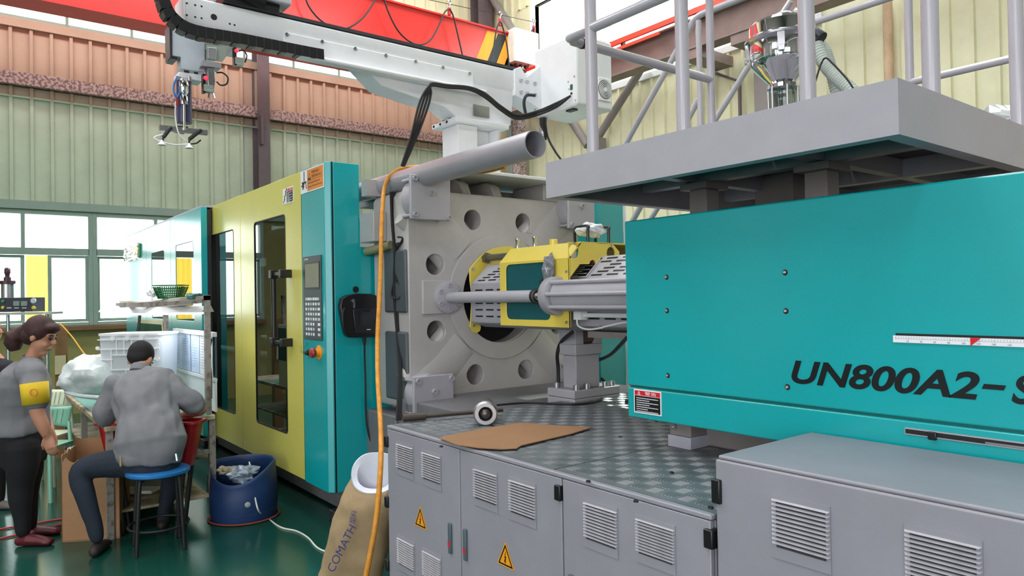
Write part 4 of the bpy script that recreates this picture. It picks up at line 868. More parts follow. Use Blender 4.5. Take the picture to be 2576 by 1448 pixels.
# ================================================================ paper sack with liner
sk = thing('paper_sack', 'open brown paper sack with white rolled liner, leaning beside grey cabinet', 'sack', PD(925, 1400, 4.1))
secs = [((944, 1190), .125, .108), ((936, 1216), .13, .105), ((925, 1262), .155, .10), ((905, 1330), .17, .10), ((890, 1400), .175, .105), ((880, 1460), .18, .11), ((874, 1515), .175, .11)]
ctrs = [PD(a, b_, 4.1-.0) for (a, b_), _, _ in secs]
rt = RT.copy(); rt.z = 0; rt.normalize(); fw = FW.copy(); fw.z = 0; fw.normalize()
def ringp(c, rx, ry, t, p=2.6, tilt=0.):
    ca, sa = cos(t), sin(t)
    if tilt: b_ = fw.lerp((fw*.42+Z1*.9).normalized(), tilt); return c+rt*(rx*abs(ca)**(2/p)*(1 if ca > 0 else -1))+b_*(ry*abs(sa)**(2/p)*(1 if sa > 0 else -1))
    return c+rt*(rx*abs(ca)**(2/p)*(1 if ca > 0 else -1))+fw*(ry*abs(sa)**(2/p)*(1 if sa > 0 else -1))
b = B(); nn = 40; vs = []; rows = 26
for i in range(rows+1):
    f = i/rows*(len(secs)-1.0001); j = int(f); t = f-j
    c = ctrs[j].lerp(ctrs[j+1], t); rx = secs[j][1]*(1-t)+secs[j+1][1]*t; ry = secs[j][2]*(1-t)+secs[j+1][2]*t
    if c.z < .004: c.z = .004
    for q in range(nn):
        p = ringp(c, rx, ry, 2*pi*q/nn, 2.6, max(0, 1-i/9)); nz = noise.noise(p*9)+.5*noise.noise(p*21); d = (p-c); d.z = 0
        vs.append(p+d.normalized()*nz*.02*min(1, i/4))
fs = [(i*nn+q, i*nn+(q+1) % nn, (i+1)*nn+(q+1) % nn, (i+1)*nn+q) for i in range(rows) for q in range(nn)]
b.add(vs, fs+[tuple(rows*nn+q for q in range(nn))]); b.build('sack_body', KRAFT, sk)
LIN = mat('sack_liner', '#dfe3ee', .35, var=.05, bump=.1, bscale=20)
c0_ = ctrs[0]; up_ = (ctrs[0]-ctrs[2]).normalized()
ax_s = (Z1*.42-fw*.9).normalized()
def rim(off, dz, s=1.0): return [ringp(c0_, .125*s+off, .108*s+off, 2*pi*q/48, 2.3, 1.0)+ax_s*(dz+.004*sin(q*.9)+.008*noise.noise(V((q*.25, 1, 1)))) for q in range(48)]
L1 = [rim(.004, -.03), rim(.012, -.02), rim(.013, .004), rim(.006, .014), rim(-.004, .008)]
for i in range(0, 11):
    f = i/rows*(len(secs)-1.0001); j = int(f); t = f-j; c = ctrs[j].lerp(ctrs[j+1], t); rx = secs[j][1]*(1-t)+secs[j+1][1]*t; ry = secs[j][2]*(1-t)+secs[j+1][2]*t
    L1.append([ringp(c, rx-.022-.004*min(i, 3), ry-.022-.004*min(i, 3), 2*pi*q/48, 2.4, max(0, 1-i/9)) for q in range(48)])
b = B(); n1 = len(L1); b.add([p for l in L1 for p in l], [(i*48+q, i*48+(q+1) % 48, (i+1)*48+(q+1) % 48, (i+1)*48+q) for i in range(n1-1) for q in range(48)]+[tuple((n1-1)*48+q for q in range(48))]); b.build('liner', LIN, sk)
dn_ = (ctrs[4]-ctrs[2]).normalized()
text('sack_print', 'COMATH', PD(840, 1440, 3.935), (PD(885, 1350, 3.955)-PD(840, 1440, 3.935)), -(PD(860, 1405, 3.95)-PD(835, 1390, 3.95)), .045, TEXTB, sk, depth=.004)
text('sack_print', '塑料', PD(893, 1318, 3.97), (PD(901, 1276, 3.975)-PD(893, 1318, 3.97)), -(PD(905, 1315, 3.97)-PD(885, 1308, 3.97)), .035, TEXTB, sk, depth=.004)
# ================================================================ take-out robot
XB = -4.3
rb_ = thing('takeout_robot', 'white beam take-out robot with hanging arm, mounted on the platen', 'robot', (XB-.1, 3.2, 2.545))
def rp(px, py, d=0): return PX(px, py, XB+d)
by0, by1, bz0, bz1 = 1.03, 3.55, 3.215, 3.395
sec = [(XB, bz0+.045), (XB, bz1), (XB-.2, bz1), (XB-.2, bz0+.045), (XB-.17, bz0), (XB-.03, bz0)]
B().prism([(x, by0+(.0 if 0 else 0), z) for x, z in sec], (0, by1-by0, 0)).build('beam', WHITE, rb_, bev=.012)
for q in ((538, 43),): B().lathe(rp(*q)+X1*.0005, X1, [(.018, -.006), (.018, .001), (0, .001)], 20).build('cable_hole', BLACK, rb_)
hb = B()
for q in ((470, 8), (491, 13), (507, 16), (470, 38), (491, 43), (507, 46), (578, 60), (590, 63)): hb.lathe(rp(*q), X1, [(.006, -.002), (.006, .001), (0, .001)], 10)
o = hb.build('drilled_holes', BLACK, rb_); o['kind'] = 'stuff'
B().lathe(rp(1296, 206), X1, [(.016, -.004), (.016, .001), (0, .001)], 20).build('cable_hole', BLACK, rb_)
tr = B()
for k in range(4): tr.box((XB-.06-.012*k, by0+.25, bz1+.004+.01*k), (XB-.0-.012*k, by1-.02, bz1+.01+.01*k))
tr.build('linear_rail', mat('rail_grey', '#4d4e52', .4, .5), rb_)
cp0, cp1 = rp(712, 90).y, rp(1190, 200).y
cz0, cz1 = rp(1000, 186).z-.005, rp(800, 100).z
B().prism([V((XB+.012, cp0, cz1-.03)), V((XB+.012, cp0+.02, cz1)), V((XB+.012, cp1-.01, cz1)), V((XB+.012, cp1, cz0)), V((XB+.012, cp0, cz0))], (-.012, 0, 0)).build('front_cover', WHITE, rb_, bev=.004)
B().box((XB-.02, cp0+.08, cz0-.03), (XB+.06, cp1+.09, cz0)).build('cable_tray', WHITE, rb_, bev=.012)
for q in ((721, 87), (810, 105), (893, 123), (970, 140), (1045, 155), (1114, 170), (1181, 185)): bolt('cover_bolt', rp(q[0], q[1], .012), X1, .011, .008, STEEL, rb_)
# carriage on top at the near end
B().box((XB-.32, rp(600, 10).y-.1, bz1+.06), (XB+.06, rp(725, 10).y, bz1+.16)).build('carriage', mat('carriage_grey', '#b9bcc2', .4), rb_, bev=.01); B().box((XB-.2, rp(560, 10).y, bz1+.005), (XB+.03, rp(700, 30).y, bz1+.06)).build('slide_block', BLKP, rb_, bev=.005)
B().cyl((XB+.02, rp(590, 0).y-.1, bz1+.12), (XB+.02, rp(620, 0).y+.1, bz1+.06), .06, 14).build('hose_loop', BLACK, rb_)
B().box((XB-.2, by0-.01, bz0+.02), (XB-.002, by0, bz1)).build('end_cap', WPLAS, rb_, bev=.003)
# cable chain: single links
pth = spline([rp(800, 139, .03), rp(740, 128, .03), rp(600, 101, .03), rp(510, 86, .03), rp(462, 71, .03), rp(428, 44, .03), rp(411, 10, .03), rp(408, -30, .03), rp(425, -70, .03)], 10)
L_ = [0]
for i in range(1, len(pth)): L_.append(L_[-1]+(pth[i]-pth[i-1]).length)
def at_len(s):
    for i in range(1, len(pth)):
        if L_[i] >= s: t = (s-L_[i-1])/(L_[i]-L_[i-1]); return pth[i-1].lerp(pth[i], t), (pth[i]-pth[i-1]).normalized()
    return pth[-1], (pth[-1]-pth[-2]).normalized()
ch = B().tube([p for p in pth], .02, 6).build('cable_chain', BLACK, rb_)
s_ = .0; kk = 0
while s_ < L_[-1]:
    p, t = at_len(s_); nn_ = t.cross(X1).normalized()
    B().obox(p, X1*.04, t*.0243, nn_*.032).build('link', BLKP, ch, bev=.002)
    if kk % 2: B().obox(p+nn_*(.0335 if nn_.z < 0 else -.0335)+X1*.0, X1*.036, t*.014, nn_*.002).build('link_bar', mat('link_grey', '#5a5b58', .5), ch, smooth=False)
    s_ += .047; kk += 1
# gusset bracket, flange, riser
g = [(905, 178), (960, 214), (1040, 243), (1120, 268), (1146, 290), (1150, 300), (1190, 300), (1285, 316), (1292, 240), (1290, 222), (1185, 205)]
gpz = [rp(x, y, -.02) for x, y in g]; gpz[0].z = bz0+.01; gpz[-1].z = bz0+.03; gpz[-2].z = bz0+.02
B().prism(gpz, (-.20, 0, 0)).build('gusset_bracket', WHITE, rb_, bev=.012)
B().prism([rp(1190, 262, -.015), rp(1230, 270, -.015), rp(1230, 297, -.015), rp(1190, 291, -.015)], (.006, 0, 0)).build('data_plate', ALU, rb_, smooth=False)
fy0, fy1, fz = rp(1150, 310).y-.03, rp(1275, 320).y, rp(1190, 302).z
B().box((XB-.30, fy0, fz-.035), (XB+.03, fy1, fz)).build('flange', WHITE, rb_, bev=.005)
for k in range(3): bolt('flange_bolt', (XB-.27+.09*k, fy0+.03, fz), Z1, .012, .012, BLACK, rb_); bolt('flange_bolt', (XB-.27+.09*k, fy0, fz-.018), -Y1, .01, .004, BLACK, rb_)
ry0, ry1 = rp(1158, 380).y, rp(1262, 380).y; tz = 2.545
B().box((XB-.24, ry0, tz), (XB-.02, ry0+.17, fz-.036)).build('riser', WHITE, rb_, bev=.004); B().box((XB-.24, ry0+.172, tz), (XB-.12, ry1, fz-.036)).build('riser_web', WHITE, rb_, bev=.004); B().box((XB-.118, ry1-.03, tz), (XB-.02, ry1, fz-.036)).build('riser_side', WHITE, rb_, bev=.003)
# control box at the far end of the beam
BY = 3.66; bx0, bx1, bz_0, bz_1 = -4.36, -3.87, 3.075, 3.615; by_1 = PX(1541, 200, bx1).y
B().box((bx0, BY, bz_0), (bx1, by_1, bz_1)).build('control_box', WHITE, rb_, bev=.02, seg=3)
fc = PX(1520, 226, bx1+.002); fr_ = (PX(1533, 226, bx1).y-fc.y)
fan = B().prism([fc+Y1*a*fr_*1.15+Z1*b_*fr_*1.5 for a, b_ in ((-1, -1), (1, -1), (1, 1), (-1, 1))], (.01, 0, 0)).build('fan_grille', WPLAS, rb_, bev=.003)
B().lathe(fc+X1*.0095, X1, [(fr_*1.25, 0), (fr_*1.25, .001), (0, .001)], 28).build('fan_opening', BLKP, fan)
for r_ in (.3, .5, .7, .9, 1.1): B().plate([circ(fc+X1*.011, Y1, Z1, fr_*(r_+.045), 28), circ(fc+X1*.011, Y1, Z1, fr_*(r_-.045), 28)], (.003, 0, 0)).build('grille_ring', WPLAS, fan)
B().lathe(fc+X1*.011, X1, [(fr_*.22, 0), (fr_*.22, .004), (0, .004)], 20).build('fan_hub', WPLAS, fan)
def rq(px, py): return PY(px, py, BY)
q = rq(1438, 219); B().box((q.x-.012, BY-.006, q.z-.02), (q.x+.012, BY, q.z+.02)).build('power_switch', mat('green_switch', '#1d5a3a', .3), rb_, bev=.002)
q = rq(1438, 235); B().lathe(q, -Y1, [(.009, 0), (.009, .006), (0, .006)], 14).build('fuse', BLACK, rb_)
for p in ((1445, 192), (1430, 206), (1432, 224), (1346, 232), (1448, 252), (1356, 290)): bolt('box_screw', rq(*p), -Y1, .006, .004, STEEL, rb_)
for p in ((1351, 244), (1350, 259), (1350, 274)): B().lathe(rq(*p)+V((.01, -.002, 0)), -Y1, [(.018, 0), (.018, .03), (.012, .034)], 14).build('connector', STEEL, rb_)
q = rq(1425, 295); B().box((q.x-.06, BY+.05, bz_0-.012), (q.x+.02, BY+.1, bz_0)).build('foot_vent', BLKP, rb_)
b = B().prism([V((XB+.015, y, z)) for y, z in ((3.40, 3.2), (3.40, 3.40), (3.46, 3.43), (3.52, 3.36), (3.66, 3.47), (3.66, 3.12), (3.56, 3.16))], (-.2, 0, 0)); b.build('joint_plate', WHITE, rb_, bev=.004)
for y in (3.46, 3.52, 3.6):
    for z in (3.23, 3.32): bolt('joint_bolt', (XB+.015, y, z), X1, .014, .01, STEEL, rb_)
q = rq(1349, 315); B().lathe(V((q.x+.03, BY+.05, 0)), Z1, [(.0, q.z-.1), (.012, q.z-.1), (.014, q.z-.07), (.032, q.z-.06), (.034, q.z+.05), (.03, q.z+.08)], 20).build('air_filter', STEEL, rb_)
for i, (dy_, dz_) in enumerate(((0, 0), (4, 5), (-2, 7), (2, -3))):
    cable('robot_cable', ['black robot cable bundle strand under the white bracket, uppermost', 'black robot cable strand with yellow stripe below the white beam', 'black robot cable strand sagging lowest beside the control box', 'black robot cable strand clipped under the cable tray'][i],
          [rq(1440, 242)+V((0, -.02, 0)), PY(1400, 262+dz_, BY-.05), PX(1350, 283+dz_, XB+.12), PX(1300, 292+dz_, XB+.13), PX(1260, 270+dz_, XB+.13), PX(1220, 238+dz_, XB+.1), PX(1180, 221+dz_*.6, XB+.08), PX(1125, 216+dz_*.6, XB+.06), PX(1085, 212+dz_*.5, XB+.06), PX(1072+dy_*3, 235, XB+.06), PX(1060+dy_*4, 270, XB+.06), PX(1040+dy_*2.6, 340, XB+.06), PX(1012+dy_, 418, XB+.02)], .0085, BLACK, 6, 'cable')
cable('robot_cable', 'single black cable hanging from the control box to the platform', [PX(1372, 310, -3.95), PX(1378, 345, -3.95), PX(1395, 378, -3.9), PX(1412, 402, -3.85)], .008, BLACK)
tag(B().tube([PX(1366, 297, -3.96), PX(1366, 315, -3.96), PX(1371, 332, -3.96), PX(1371, 352, -3.96)], [.028, .025, .012, .012], 8).build('cable_sleeve', BLACK), 'black cable sleeve hanging under the white control box', 'cable')
tag(B().tube(spline([PX(1345, 240, XB+.09), PX(1325, 240, XB+.1), PX(1318, 258, XB+.1), PX(1322, 285, XB+.1)], 5), .012, 8).build('hydraulic_hose', DARKM), 'short bent grey hose at the connector of white control box', 'hose')
# hanging arm and gripper (behind the beam)
XA = -4.78
def ra(px, py, d=0): return PX(px, py, XA+d)
def poly(nm, pts, th, m_, d=0, bev=.003): return B().prism([ra(x, y, d) for x, y in pts], (-th, 0, 0)).build(nm, m_, rb_, bev=bev)
ARMG = mat('arm_plate_grey', '#bcc3cc', .4)
poly('arm_plate', [(433, 60), (600, 60), (600, 118), (516, 108), (516, 182), (455, 172), (455, 143), (433, 140)], .10, ARMG)
poly('arm_edge', [(426, 60), (433, 60), (433, 140), (447, 143), (447, 150), (428, 146)], .13, BLKP, .01)
B().box(ra(516, 108, .02), ra(585, 118, -.16)+Z1*-.01).build('side_bracket', ARMG, rb_, bev=.003)
B().prism([ra(520, 112, .02), ra(585, 120, .02), ra(560, 155, .02), ra(520, 150, .02)], (-.01, 0, 0)).build('bracket_plate', mat('bracket_green_grey', '#a9b3a8', .4), rb_)
poly('sprue_arm_block', [(523, 118), (545, 120), (545, 150), (523, 147)], .08, ALU, .04)
poly('sprue_arm_plate', [(507, 150), (557, 160), (557, 172), (507, 165)], .1, GREY, .06)
poly('sprue_cylinder', [(522, 168), (540, 170), (542, 203), (538, 230), (526, 228), (523, 205)], .06, ALU, .05, .004)
for a, c in (((529, 230), (526, 245)), ((536, 230), (541, 246))): B().tube([ra(*a, .03), ra(*c, .03)], .008, 8).build('gripper_finger', STEEL, rb_)
for p, s in (((595, 128), 1), ((517, 196), 1)):
    B().ball(ra(*p, .05), .013, 12, 8).build('indicator_light', RUBYL, rb_)
    b = B().obox(ra(p[0]-5, p[1]+15, .03), (0, .008, 0), (.02, 0, 0), (0, 0, .06)); b.build('sensor_strip', BLKP, rb_)
    b = B()
    for k in range(4): b.obox(ra(p[0]+5, p[1]+22+4*k, .03), (0, .028, 0), (.025, 0, 0), (0, 0, .006))
    b.build('valve_block', mat('valve_grey', '#aeb5ae', .4), rb_)
B().tube(spline([ra(545, 183, .05), ra(560, 183, .05), ra(573, 195, .05), ra(570, 211, .05), ra(555, 214, .05), ra(545, 205, .05)], 5), .005, 6).build('loop_cable', BLACK, rb_)
B().tube(spline([ra(601, 129, .05), ra(612, 126, .05), ra(621, 140, .05), ra(616, 157, .05)], 5), .005, 6).build('loop_cable', BLACK, rb_)
poly('wrist_plate', [(450, 180), (520, 190), (510, 205), (448, 193)], .12, WHITE, .0)
b = B(); b.box(ra(463, 176, .005), ra(476, 184, .004)); b.box(ra(488, 180, .005), ra(498, 187, .004)); b.build('wrist_slot', BLACK, rb_)
for p in (444, 472): B().tube([ra(p+3, 192), ra(p+6, 308)], .012, 8).build('guide_rod', ALU, rb_)
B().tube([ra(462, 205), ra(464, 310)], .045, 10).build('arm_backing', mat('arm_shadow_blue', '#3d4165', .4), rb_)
B().lathe(ra(463, 255, .05), Z1, [(.0, -.18), (.008, -.18), (.008, -.02), (.022, -.02), (.022, .03), (.018, .04), (.028, .06), (.028, .12), (.02, .14)], 16).build('flip_cylinder', CHROME, rb_)
poly('tool_plate', [(445, 315), (474, 318), (472, 330), (447, 326)], .1, DARKM, .03)
B().tube(spline([ra(446, 192, .03), ra(438, 210, .04), ra(437, 232, .04), ra(445, 245, .04), ra(452, 232, .05), ra(450, 218, .05)], 5), .006, 6).build('air_tube', mat('blue_tube', '#2878c8', .4), rb_)
B().tube(spline([ra(442, 255, .04), ra(441, 290, .04), ra(447, 328, .05), ra(455, 342, .05), ra(466, 353, .05)], 5), .004, 6).build('air_tube', WPLAS, rb_)
B().obox(ra(445, 256, .04), (0, .006, 0), (.006, 0, 0), (0, 0, .022)).build('red_fitting', mat('fitting_red', '#c83a35', .4), rb_)
B().bar(ra(401, 321, .03), ra(521, 334, .03), .03, .03).build('gripper_bar', ALU, rb_)
for (a, c, e) in (((430, 320), (411, 345), (407, 360)), ((506, 327), (476, 350), (476, 368))):
    B().tube([ra(*a, .06), ra(*c, .06)], .012, 8).build('gripper_arm', DARKM, rb_); B().tube([ra(*c, .06), ra(*e, .06)], .006, 8).build('pad_stem', DARKM, rb_)
    B().lathe(ra(*e, .06), -Z1, [(.006, -.02), (.012, -.005), (.024, .008), (.024, .012)], 16).build('suction_pad', WPLAS, rb_)
B().tube(spline([ra(476, 362, .06), ra(440, 364, .06), ra(412, 358, .06), ra(395, 352, .06), ra(388, 346, .06), ra(402, 340, .06), ra(420, 338, .06)], 5), .0045, 6).build('air_tube', WPLAS, rb_)
B().tube(spline([ra(478, 362, .06), ra(494, 360, .06), ra(505, 352, .06)], 5), .0045, 6).build('air_tube', BLACK, rb_)
# ================================================================ overhead crane
XC = -10.7
cr = thing('bridge_crane', 'red overhead crane girder with diagonal black and yellow hazard stripes', 'crane', (XC-.2, 0, 5.36))
gz0_, gz1_ = 5.50, 6.66
B().box((XC-.36, -8.2, gz0_), (XC, 8.62, gz1_)).build('girder', RED, cr, smooth=False); B().box((XC-.40, -8.2, gz0_-.02), (XC+.05, 8.55, gz0_)).build('bottom_flange', RED, cr); B().box((XC-.4, -8.2, gz1_), (XC+.04, 8.62, gz1_+.03)).build('top_flange', RED, cr)
sy_ = [PX(x, 130, XC).y for x in (1217, 1232, 1243, 1254)]
for k, (m_, ya) in enumerate(((WARN, 7.30), (TEXTK, 7.55), (WARN, 7.75), (TEXTK, 7.95))):
    wd = .25 if k % 2 == 0 else .21
    B().prism([V((XC+.002, ya+.02, 5.45)), V((XC+.002, ya+.02+wd, 5.45)), V((XC+.002, ya+wd+.55, 6.62)), V((XC+.002, ya+.55, 6.62))], (-.0015, 0, 0)).build('hazard_stripe', m_, cr, smooth=False)
a, c = PX(1296, 152, XC+.22), PX(1345, 88, XC+.22)
jb = B().box((XC, a.y, a.z), (XC+.22, c.y+.1, c.z+.05)).build('junction_box', mat('box_white', '#e8e8e2', .4), cr, bev=.01)
for k in range(3): B().cyl((XC+.08, a.y+.12+.12*k, a.z), (XC+.08, a.y+.12+.12*k, a.z-.05), .03, 10).build('cable_gland', BLACK, jb)
B().box((XC-.9, 8.62, 5.62), (XC+.9, 8.9, 6.0)).build('end_carriage', RED, cr, bev=.01)
for dx_ in (-.7, .7): B().cyl((XC+dx_, 8.34, 5.64), (XC+dx_, 8.60, 5.64), .12, 20).build('wheel', DARKM, cr)
# festoon cable on a wire with hooks
XW = XC+.16
B().cyl(PX(940, -30, XW), PX(1346, 56, XW), .006, 6).build('festoon_wire', DARKM, cr)
for p in ((1130, 12), (1258, 40), (1343, 58)):
    q = PX(*p, XW); b = B().tube(spline([q+V((0, -.03, .05)), q+V((0, 0, .08)), q+V((0, .035, .05)), q, q-Z1*.05], 4), .012, 8); b.build('hook', STEEL, cr); B().obox(q-Z1*.12, (.02, 0, 0), (0, .03, 0), (0, 0, .07)).build('cable_clip', REDP, cr, bev=.008)
FL = [[(766, -20), (775, 12), (800, 45), (832, 66), (868, 72), (905, 52), (932, 20), (948, -10)], [(962, -20), (975, 25), (1000, 75), (1030, 104), (1060, 112), (1085, 98), (1105, 62), (1118, 32), (1129, 22)], [(1131, 22), (1140, 40), (1150, 80), (1158, 115), (1166, 150), (1175, 185)],
      [(1232, 160), (1240, 130), (1248, 80), (1255, 58), (1260, 56), (1268, 80), (1276, 120), (1282, 180)], [(1325, 180), (1330, 160), (1338, 120), (1343, 80), (1343, 70), (1334, 85)]]
for i, f in enumerate(FL): B().tube(spline([PX(x, y, XW+.02) for x, y in f], 6), .014, 8).build('festoon_cable', BLACK, cr)
# runway beam along the right wall with conductor bars
RYf = 8.3
rw = thing('crane_runway', 'brown crane runway beam along the right wall with red conductor bars', 'beam', (-2, 8.45, 5.14))
B().box((-11.35, RYf+.11, 5.16), (8.8, RYf+.15, 5.55)).build('web', BROWN, rw, smooth=False); B().box((-11.35, RYf, 5.14), (8.8, RYf+.26, 5.165)).build('lower_flange', BROWN, rw, smooth=False); B().box((-11.35, RYf, 5.545), (8.8, RYf+.26, 5.57)).build('upper_flange', BROWN, rw, smooth=False)
B().box((-11.35, RYf+.1, 5.57), (8.8, RYf+.16, 5.60)).build('crane_rail', DARKM, rw, smooth=False)
SALM = mat('conductor_red', '#e2482f', .4, var=.05)
B().box((-9.6, RYf-.09, 5.58), (8.8, RYf-.05, 5.66)).build('conductor_bar', SALM, rw); B().box((-9.6, RYf-.09, 5.48), (-6.9, RYf-.06, 5.53)).build('conductor_bar', SALM, rw)
for k in range(12): B().box((-9.2+1.5*k, RYf-.06, 5.5), (-9.15+1.5*k, RYf, 5.66)).build('bar_bracket', DARKM, rw)
for x in (-6.4, -5.6): B().box((x-.15, RYf+.02, 5.0), (x+.15, 9.1, 5.14)).build('bearing_bracket', BROWN, rw)
# ================================================================ people
SKIN = mat('skin', '#c08a6e', .55, var=.06, scale=12); HAIRW = mat('auburn_hair', '#3a1d1b', .65, var=.3, scale=60); HAIRM = mat('black_hair', '#120f12', .8, var=.2, scale=60)
SHIRT = mat('grey_workshirt', '#77787d', .85, var=.06, scale=6, bump=.15, bscale=30); DENIM = mat('dark_denim', '#1f2836', .85, var=.12, scale=12); BLKT = mat('black_trousers', '#101014', .85, var=.05)
def fuse(name, b, m, parent, vox=.009, it=6, wr=0., seed=0):
    base = V((0, 0, 0)); q = parent
    while q is not None: base = base+V(q.location); q = q.parent
    me = bpy.data.meshes.new('t'); me.from_pydata([p-base for p in b.v], [], b.f); me.update()
    o = bpy.data.objects.new('t', me); C.objects.link(o)
    md = o.modifiers.new('r', 'REMESH'); md.mode = 'VOXEL'; md.voxel_size = vox; md.use_smooth_shade = True
    ms = o.modifiers.new('s', 'SMOOTH'); ms.iterations = it; ms.factor = .5
    dg = bpy.context.evaluated_depsgraph_get(); n = bpy.data.meshes.new_from_object(o.evaluated_get(dg)); bpy.data.objects.remove(o)
    n.name = name; n.materials.clear(); n.materials.append(m)
    if wr:
        nr = [v.normal.copy() for v in n.vertices]
        for v, k in zip(n.vertices, nr):
            p = v.co; s = noise.noise(V((p.x*9+seed, p.y*9, p.z*4)))+.6*noise.noise(V((p.x*17, p.y*17+seed, p.z*8)))+1.2*max(0, noise.noise(V((p.x*5+p.z*7, p.y*5-p.z*6, p.z*2+seed))))
            v.co = p+k*(s*wr)
    n.polygons.foreach_set('use_smooth', [True]*len(n.polygons)); n.update()
    r = bpy.data.objects.new(name, n); C.objects.link(r); r.parent = parent; return r
def loft(b, pts, up=None, n=14):
    """pts: (point, rx, ry); rx lies along 'up' (default the camera's level right), ry across"""
    b.tube([p for p, _, _ in pts], [r for _, r, _ in pts], n, ry=[r for _, _, r in pts], up=up if up is not None else rt); return b
def limb(b, pts):
    P_ = spline([p for p, _ in pts], 5); R_ = []
    for i in range(len(pts)-1):
        for j in range(5): R_.append(pts[i][1]*(1-j/5)+pts[i+1][1]*j/5)
    R_.append(pts[-1][1]); b.tube(P_, R_, 14); b.ball(P_[0], R_[0]*.98, 12, 8); b.ball(P_[-1], R_[-1]*.98, 12, 8)
def basis(f, u): f = f.normalized(); l = u.cross(f).normalized(); u = f.cross(l); return f, l, u
def head(b, c, f, u):
    f, l, u = basis(f, u); M = Matrix((f, l, u)).transposed()
    b.ball(c+u*.025-f*.008, 1, 18, 12, (.098, .077, .098), M); b.ball(c+f*.028-u*.045, 1, 16, 10, (.064, .06, .082), M); b.ball(c+f*.062-u*.108, 1, 12, 8, (.028, .03, .024), M)
    b.tube([c+f*.086+u*.012, c+f*.104-u*.012, c+f*.112-u*.034], [.009, .012, .015], 10); b.ball(c+f*.088-u*.07, 1, 10, 6, (.014, .026, .012), M)
    b.ball(c+f*.078+u*.022, 1, 12, 6, (.02, .05, .012), M)
    for s in (-1, 1): b.ball(c+l*(.076*s)-u*.015-f*.004, 1, 10, 8, (.02, .01, .032), M); b.ball(c+f*.07+l*(.03*s)-u*.045, 1, 10, 6, (.02, .022, .02), M)
    return f, l, u
def face_bits(c, f, u, parent):
    f, l, u = basis(f, u)
    for s in (-1, 1):
        B().ball(c+f*.086+l*(.031*s)+u*.004, .0115, 12, 8).build('eye', mat('dark_eye', '#1c1413', .2), parent); B().tube([c+f*.091+l*(.016*s)+u*.026, c+f*.090+l*(.034*s)+u*.03, c+f*.08+l*(.05*s)+u*.024], .004, 6).build('eyebrow', HAIRM, parent)
    B().tube([c+f*.092+l*.022-u*.072, c+f*.1-u*.07, c+f*.092-l*.022-u*.072], [.003, .006, .003], 8).build('mouth', mat('lips', '#a05a55', .5), parent)
def hand(b, w_, d, nrm, side, curl=.5):
    """palm from wrist w_ along d; nrm = back of hand; thumb leaves the palm's side"""
    d = d.normalized(); s = d.cross(nrm).normalized()*side; nrm = nrm-d*nrm.dot(d); nrm.normalize()
    b.tube([w_-d*.02, w_+d*.02, w_+d*.055, w_+d*.088], [.026, .034, .041, .04], 12, ry=[.02, .019, .017, .014], up=s)
    for k, (o, L) in enumerate(((.03, .066), (.0105, .076), (-.0095, .071), (-.028, .055))):
        p = w_+d*.078+s*o; pts = [p]; a = curl*.5
        for j in range(3):
            p = p+(d*cos(a)-nrm*sin(a))*(L*(.45, .32, .25)[j]); pts.append(p); a += curl*.75
        b.tube(pts, [.0095, .009, .0085, .0075], 8); b.ball(pts[-1], .0078, 8, 6)
    p0 = w_+d*.022+s*.028; dd = (d*.75+s*.65-nrm*.15).normalized(); p1 = p0+dd*.038; p2 = p1+(d*.9+s*.2-nrm*.35).normalized()*.034; b.tube([p0, p1, p2], [.014, .011, .0085], 8); b.ball(p2, .0088, 8, 6)
def shoe(name, heel, toe, m, parent, h=.075, wd=.042):
    d = (toe-heel); L = d.length; d.normalize(); b = B(); s = d.cross(Z1)
    loft(b, [(heel+Z1*.035, .032, .034), (heel+d*.05+Z1*.042, .04, .042), (heel+d*L*.5+Z1*.036, wd*.95, .036), (heel+d*L*.78+Z1*.027, wd*1.08, .027), (toe-d*.02+Z1*.02, wd*.8, .02)], up=s, n=16)
    b.ball(heel+Z1*.035, .034); return fuse(name, b, m, parent, .007, 4)
# ---- standing woman, seen from her right side
wo = thing('person', 'standing person in grey shirt with yellow armband, auburn hair tied back, looking down', 'person', PZ(75, 1352, 0))
def wq(px, py, d=0): return PD(px, py, 4.95+d)
fwm = rt*.93+fw*.1-Z1*.36; hcw = wq(101, 842)
sho_n, sho_f = wq(82, 942, -.17), wq(84, 936, .17)
def wbody(g=0.):
    b = B()
    loft(b, [(wq(60, 1135), .115+g, .15+g), (wq(58, 1100), .14+g, .165+g), (wq(58, 1050), .14+g, .15+g), (wq(60, 1005), .145+g, .165+g), (wq(62, 965), .14+g, .18+g), (wq(66, 938), .11+g, .165+g), (wq(74, 915), .065+g*.4, .10+g*.4), (wq(80, 900), .05+g*.4, .055+g*.4)])
    return b
ARM = [(sho_n, .062), (wq(86, 990, -.24), .054), (wq(94, 1036, -.25), .045), (wq(108, 1070, -.24), .040), (wq(120, 1096, -.22), .029)]
ARMF = [(sho_f, .062), (wq(100, 985, .2), .052), (wq(108, 1030, .2), .043), (wq(118, 1060, .17), .038), (wq(127, 1085, .13), .028)]
def wlegs(b, g=0.):
    limb(b, [(wq(56, 1125, -.075), .108+g), (wq(56, 1170, -.08), .098+g), (wq(52, 1220, -.08), .075+g), (wq(52, 1258, -.08), .068+g), (wq(56, 1305, -.08), .048+g), (wq(58, 1335, -.08), .042+g)])
    limb(b, [(wq(64, 1125, .075), .105+g), (wq(70, 1170, .08), .092+g), (wq(70, 1215, .08), .073+g), (wq(68, 1250, .08), .065+g), (wq(74, 1300, .08), .046+g), (wq(76, 1318, .08), .040+g)])
b = wbody(-.012); limb(b, ARM); limb(b, ARMF); wlegs(b, -.01); b.tube([wq(78, 915), wq(88, 885), hcw-Z1*.05], [.05, .047, .05], 12); head(b, hcw, fwm, Z1)
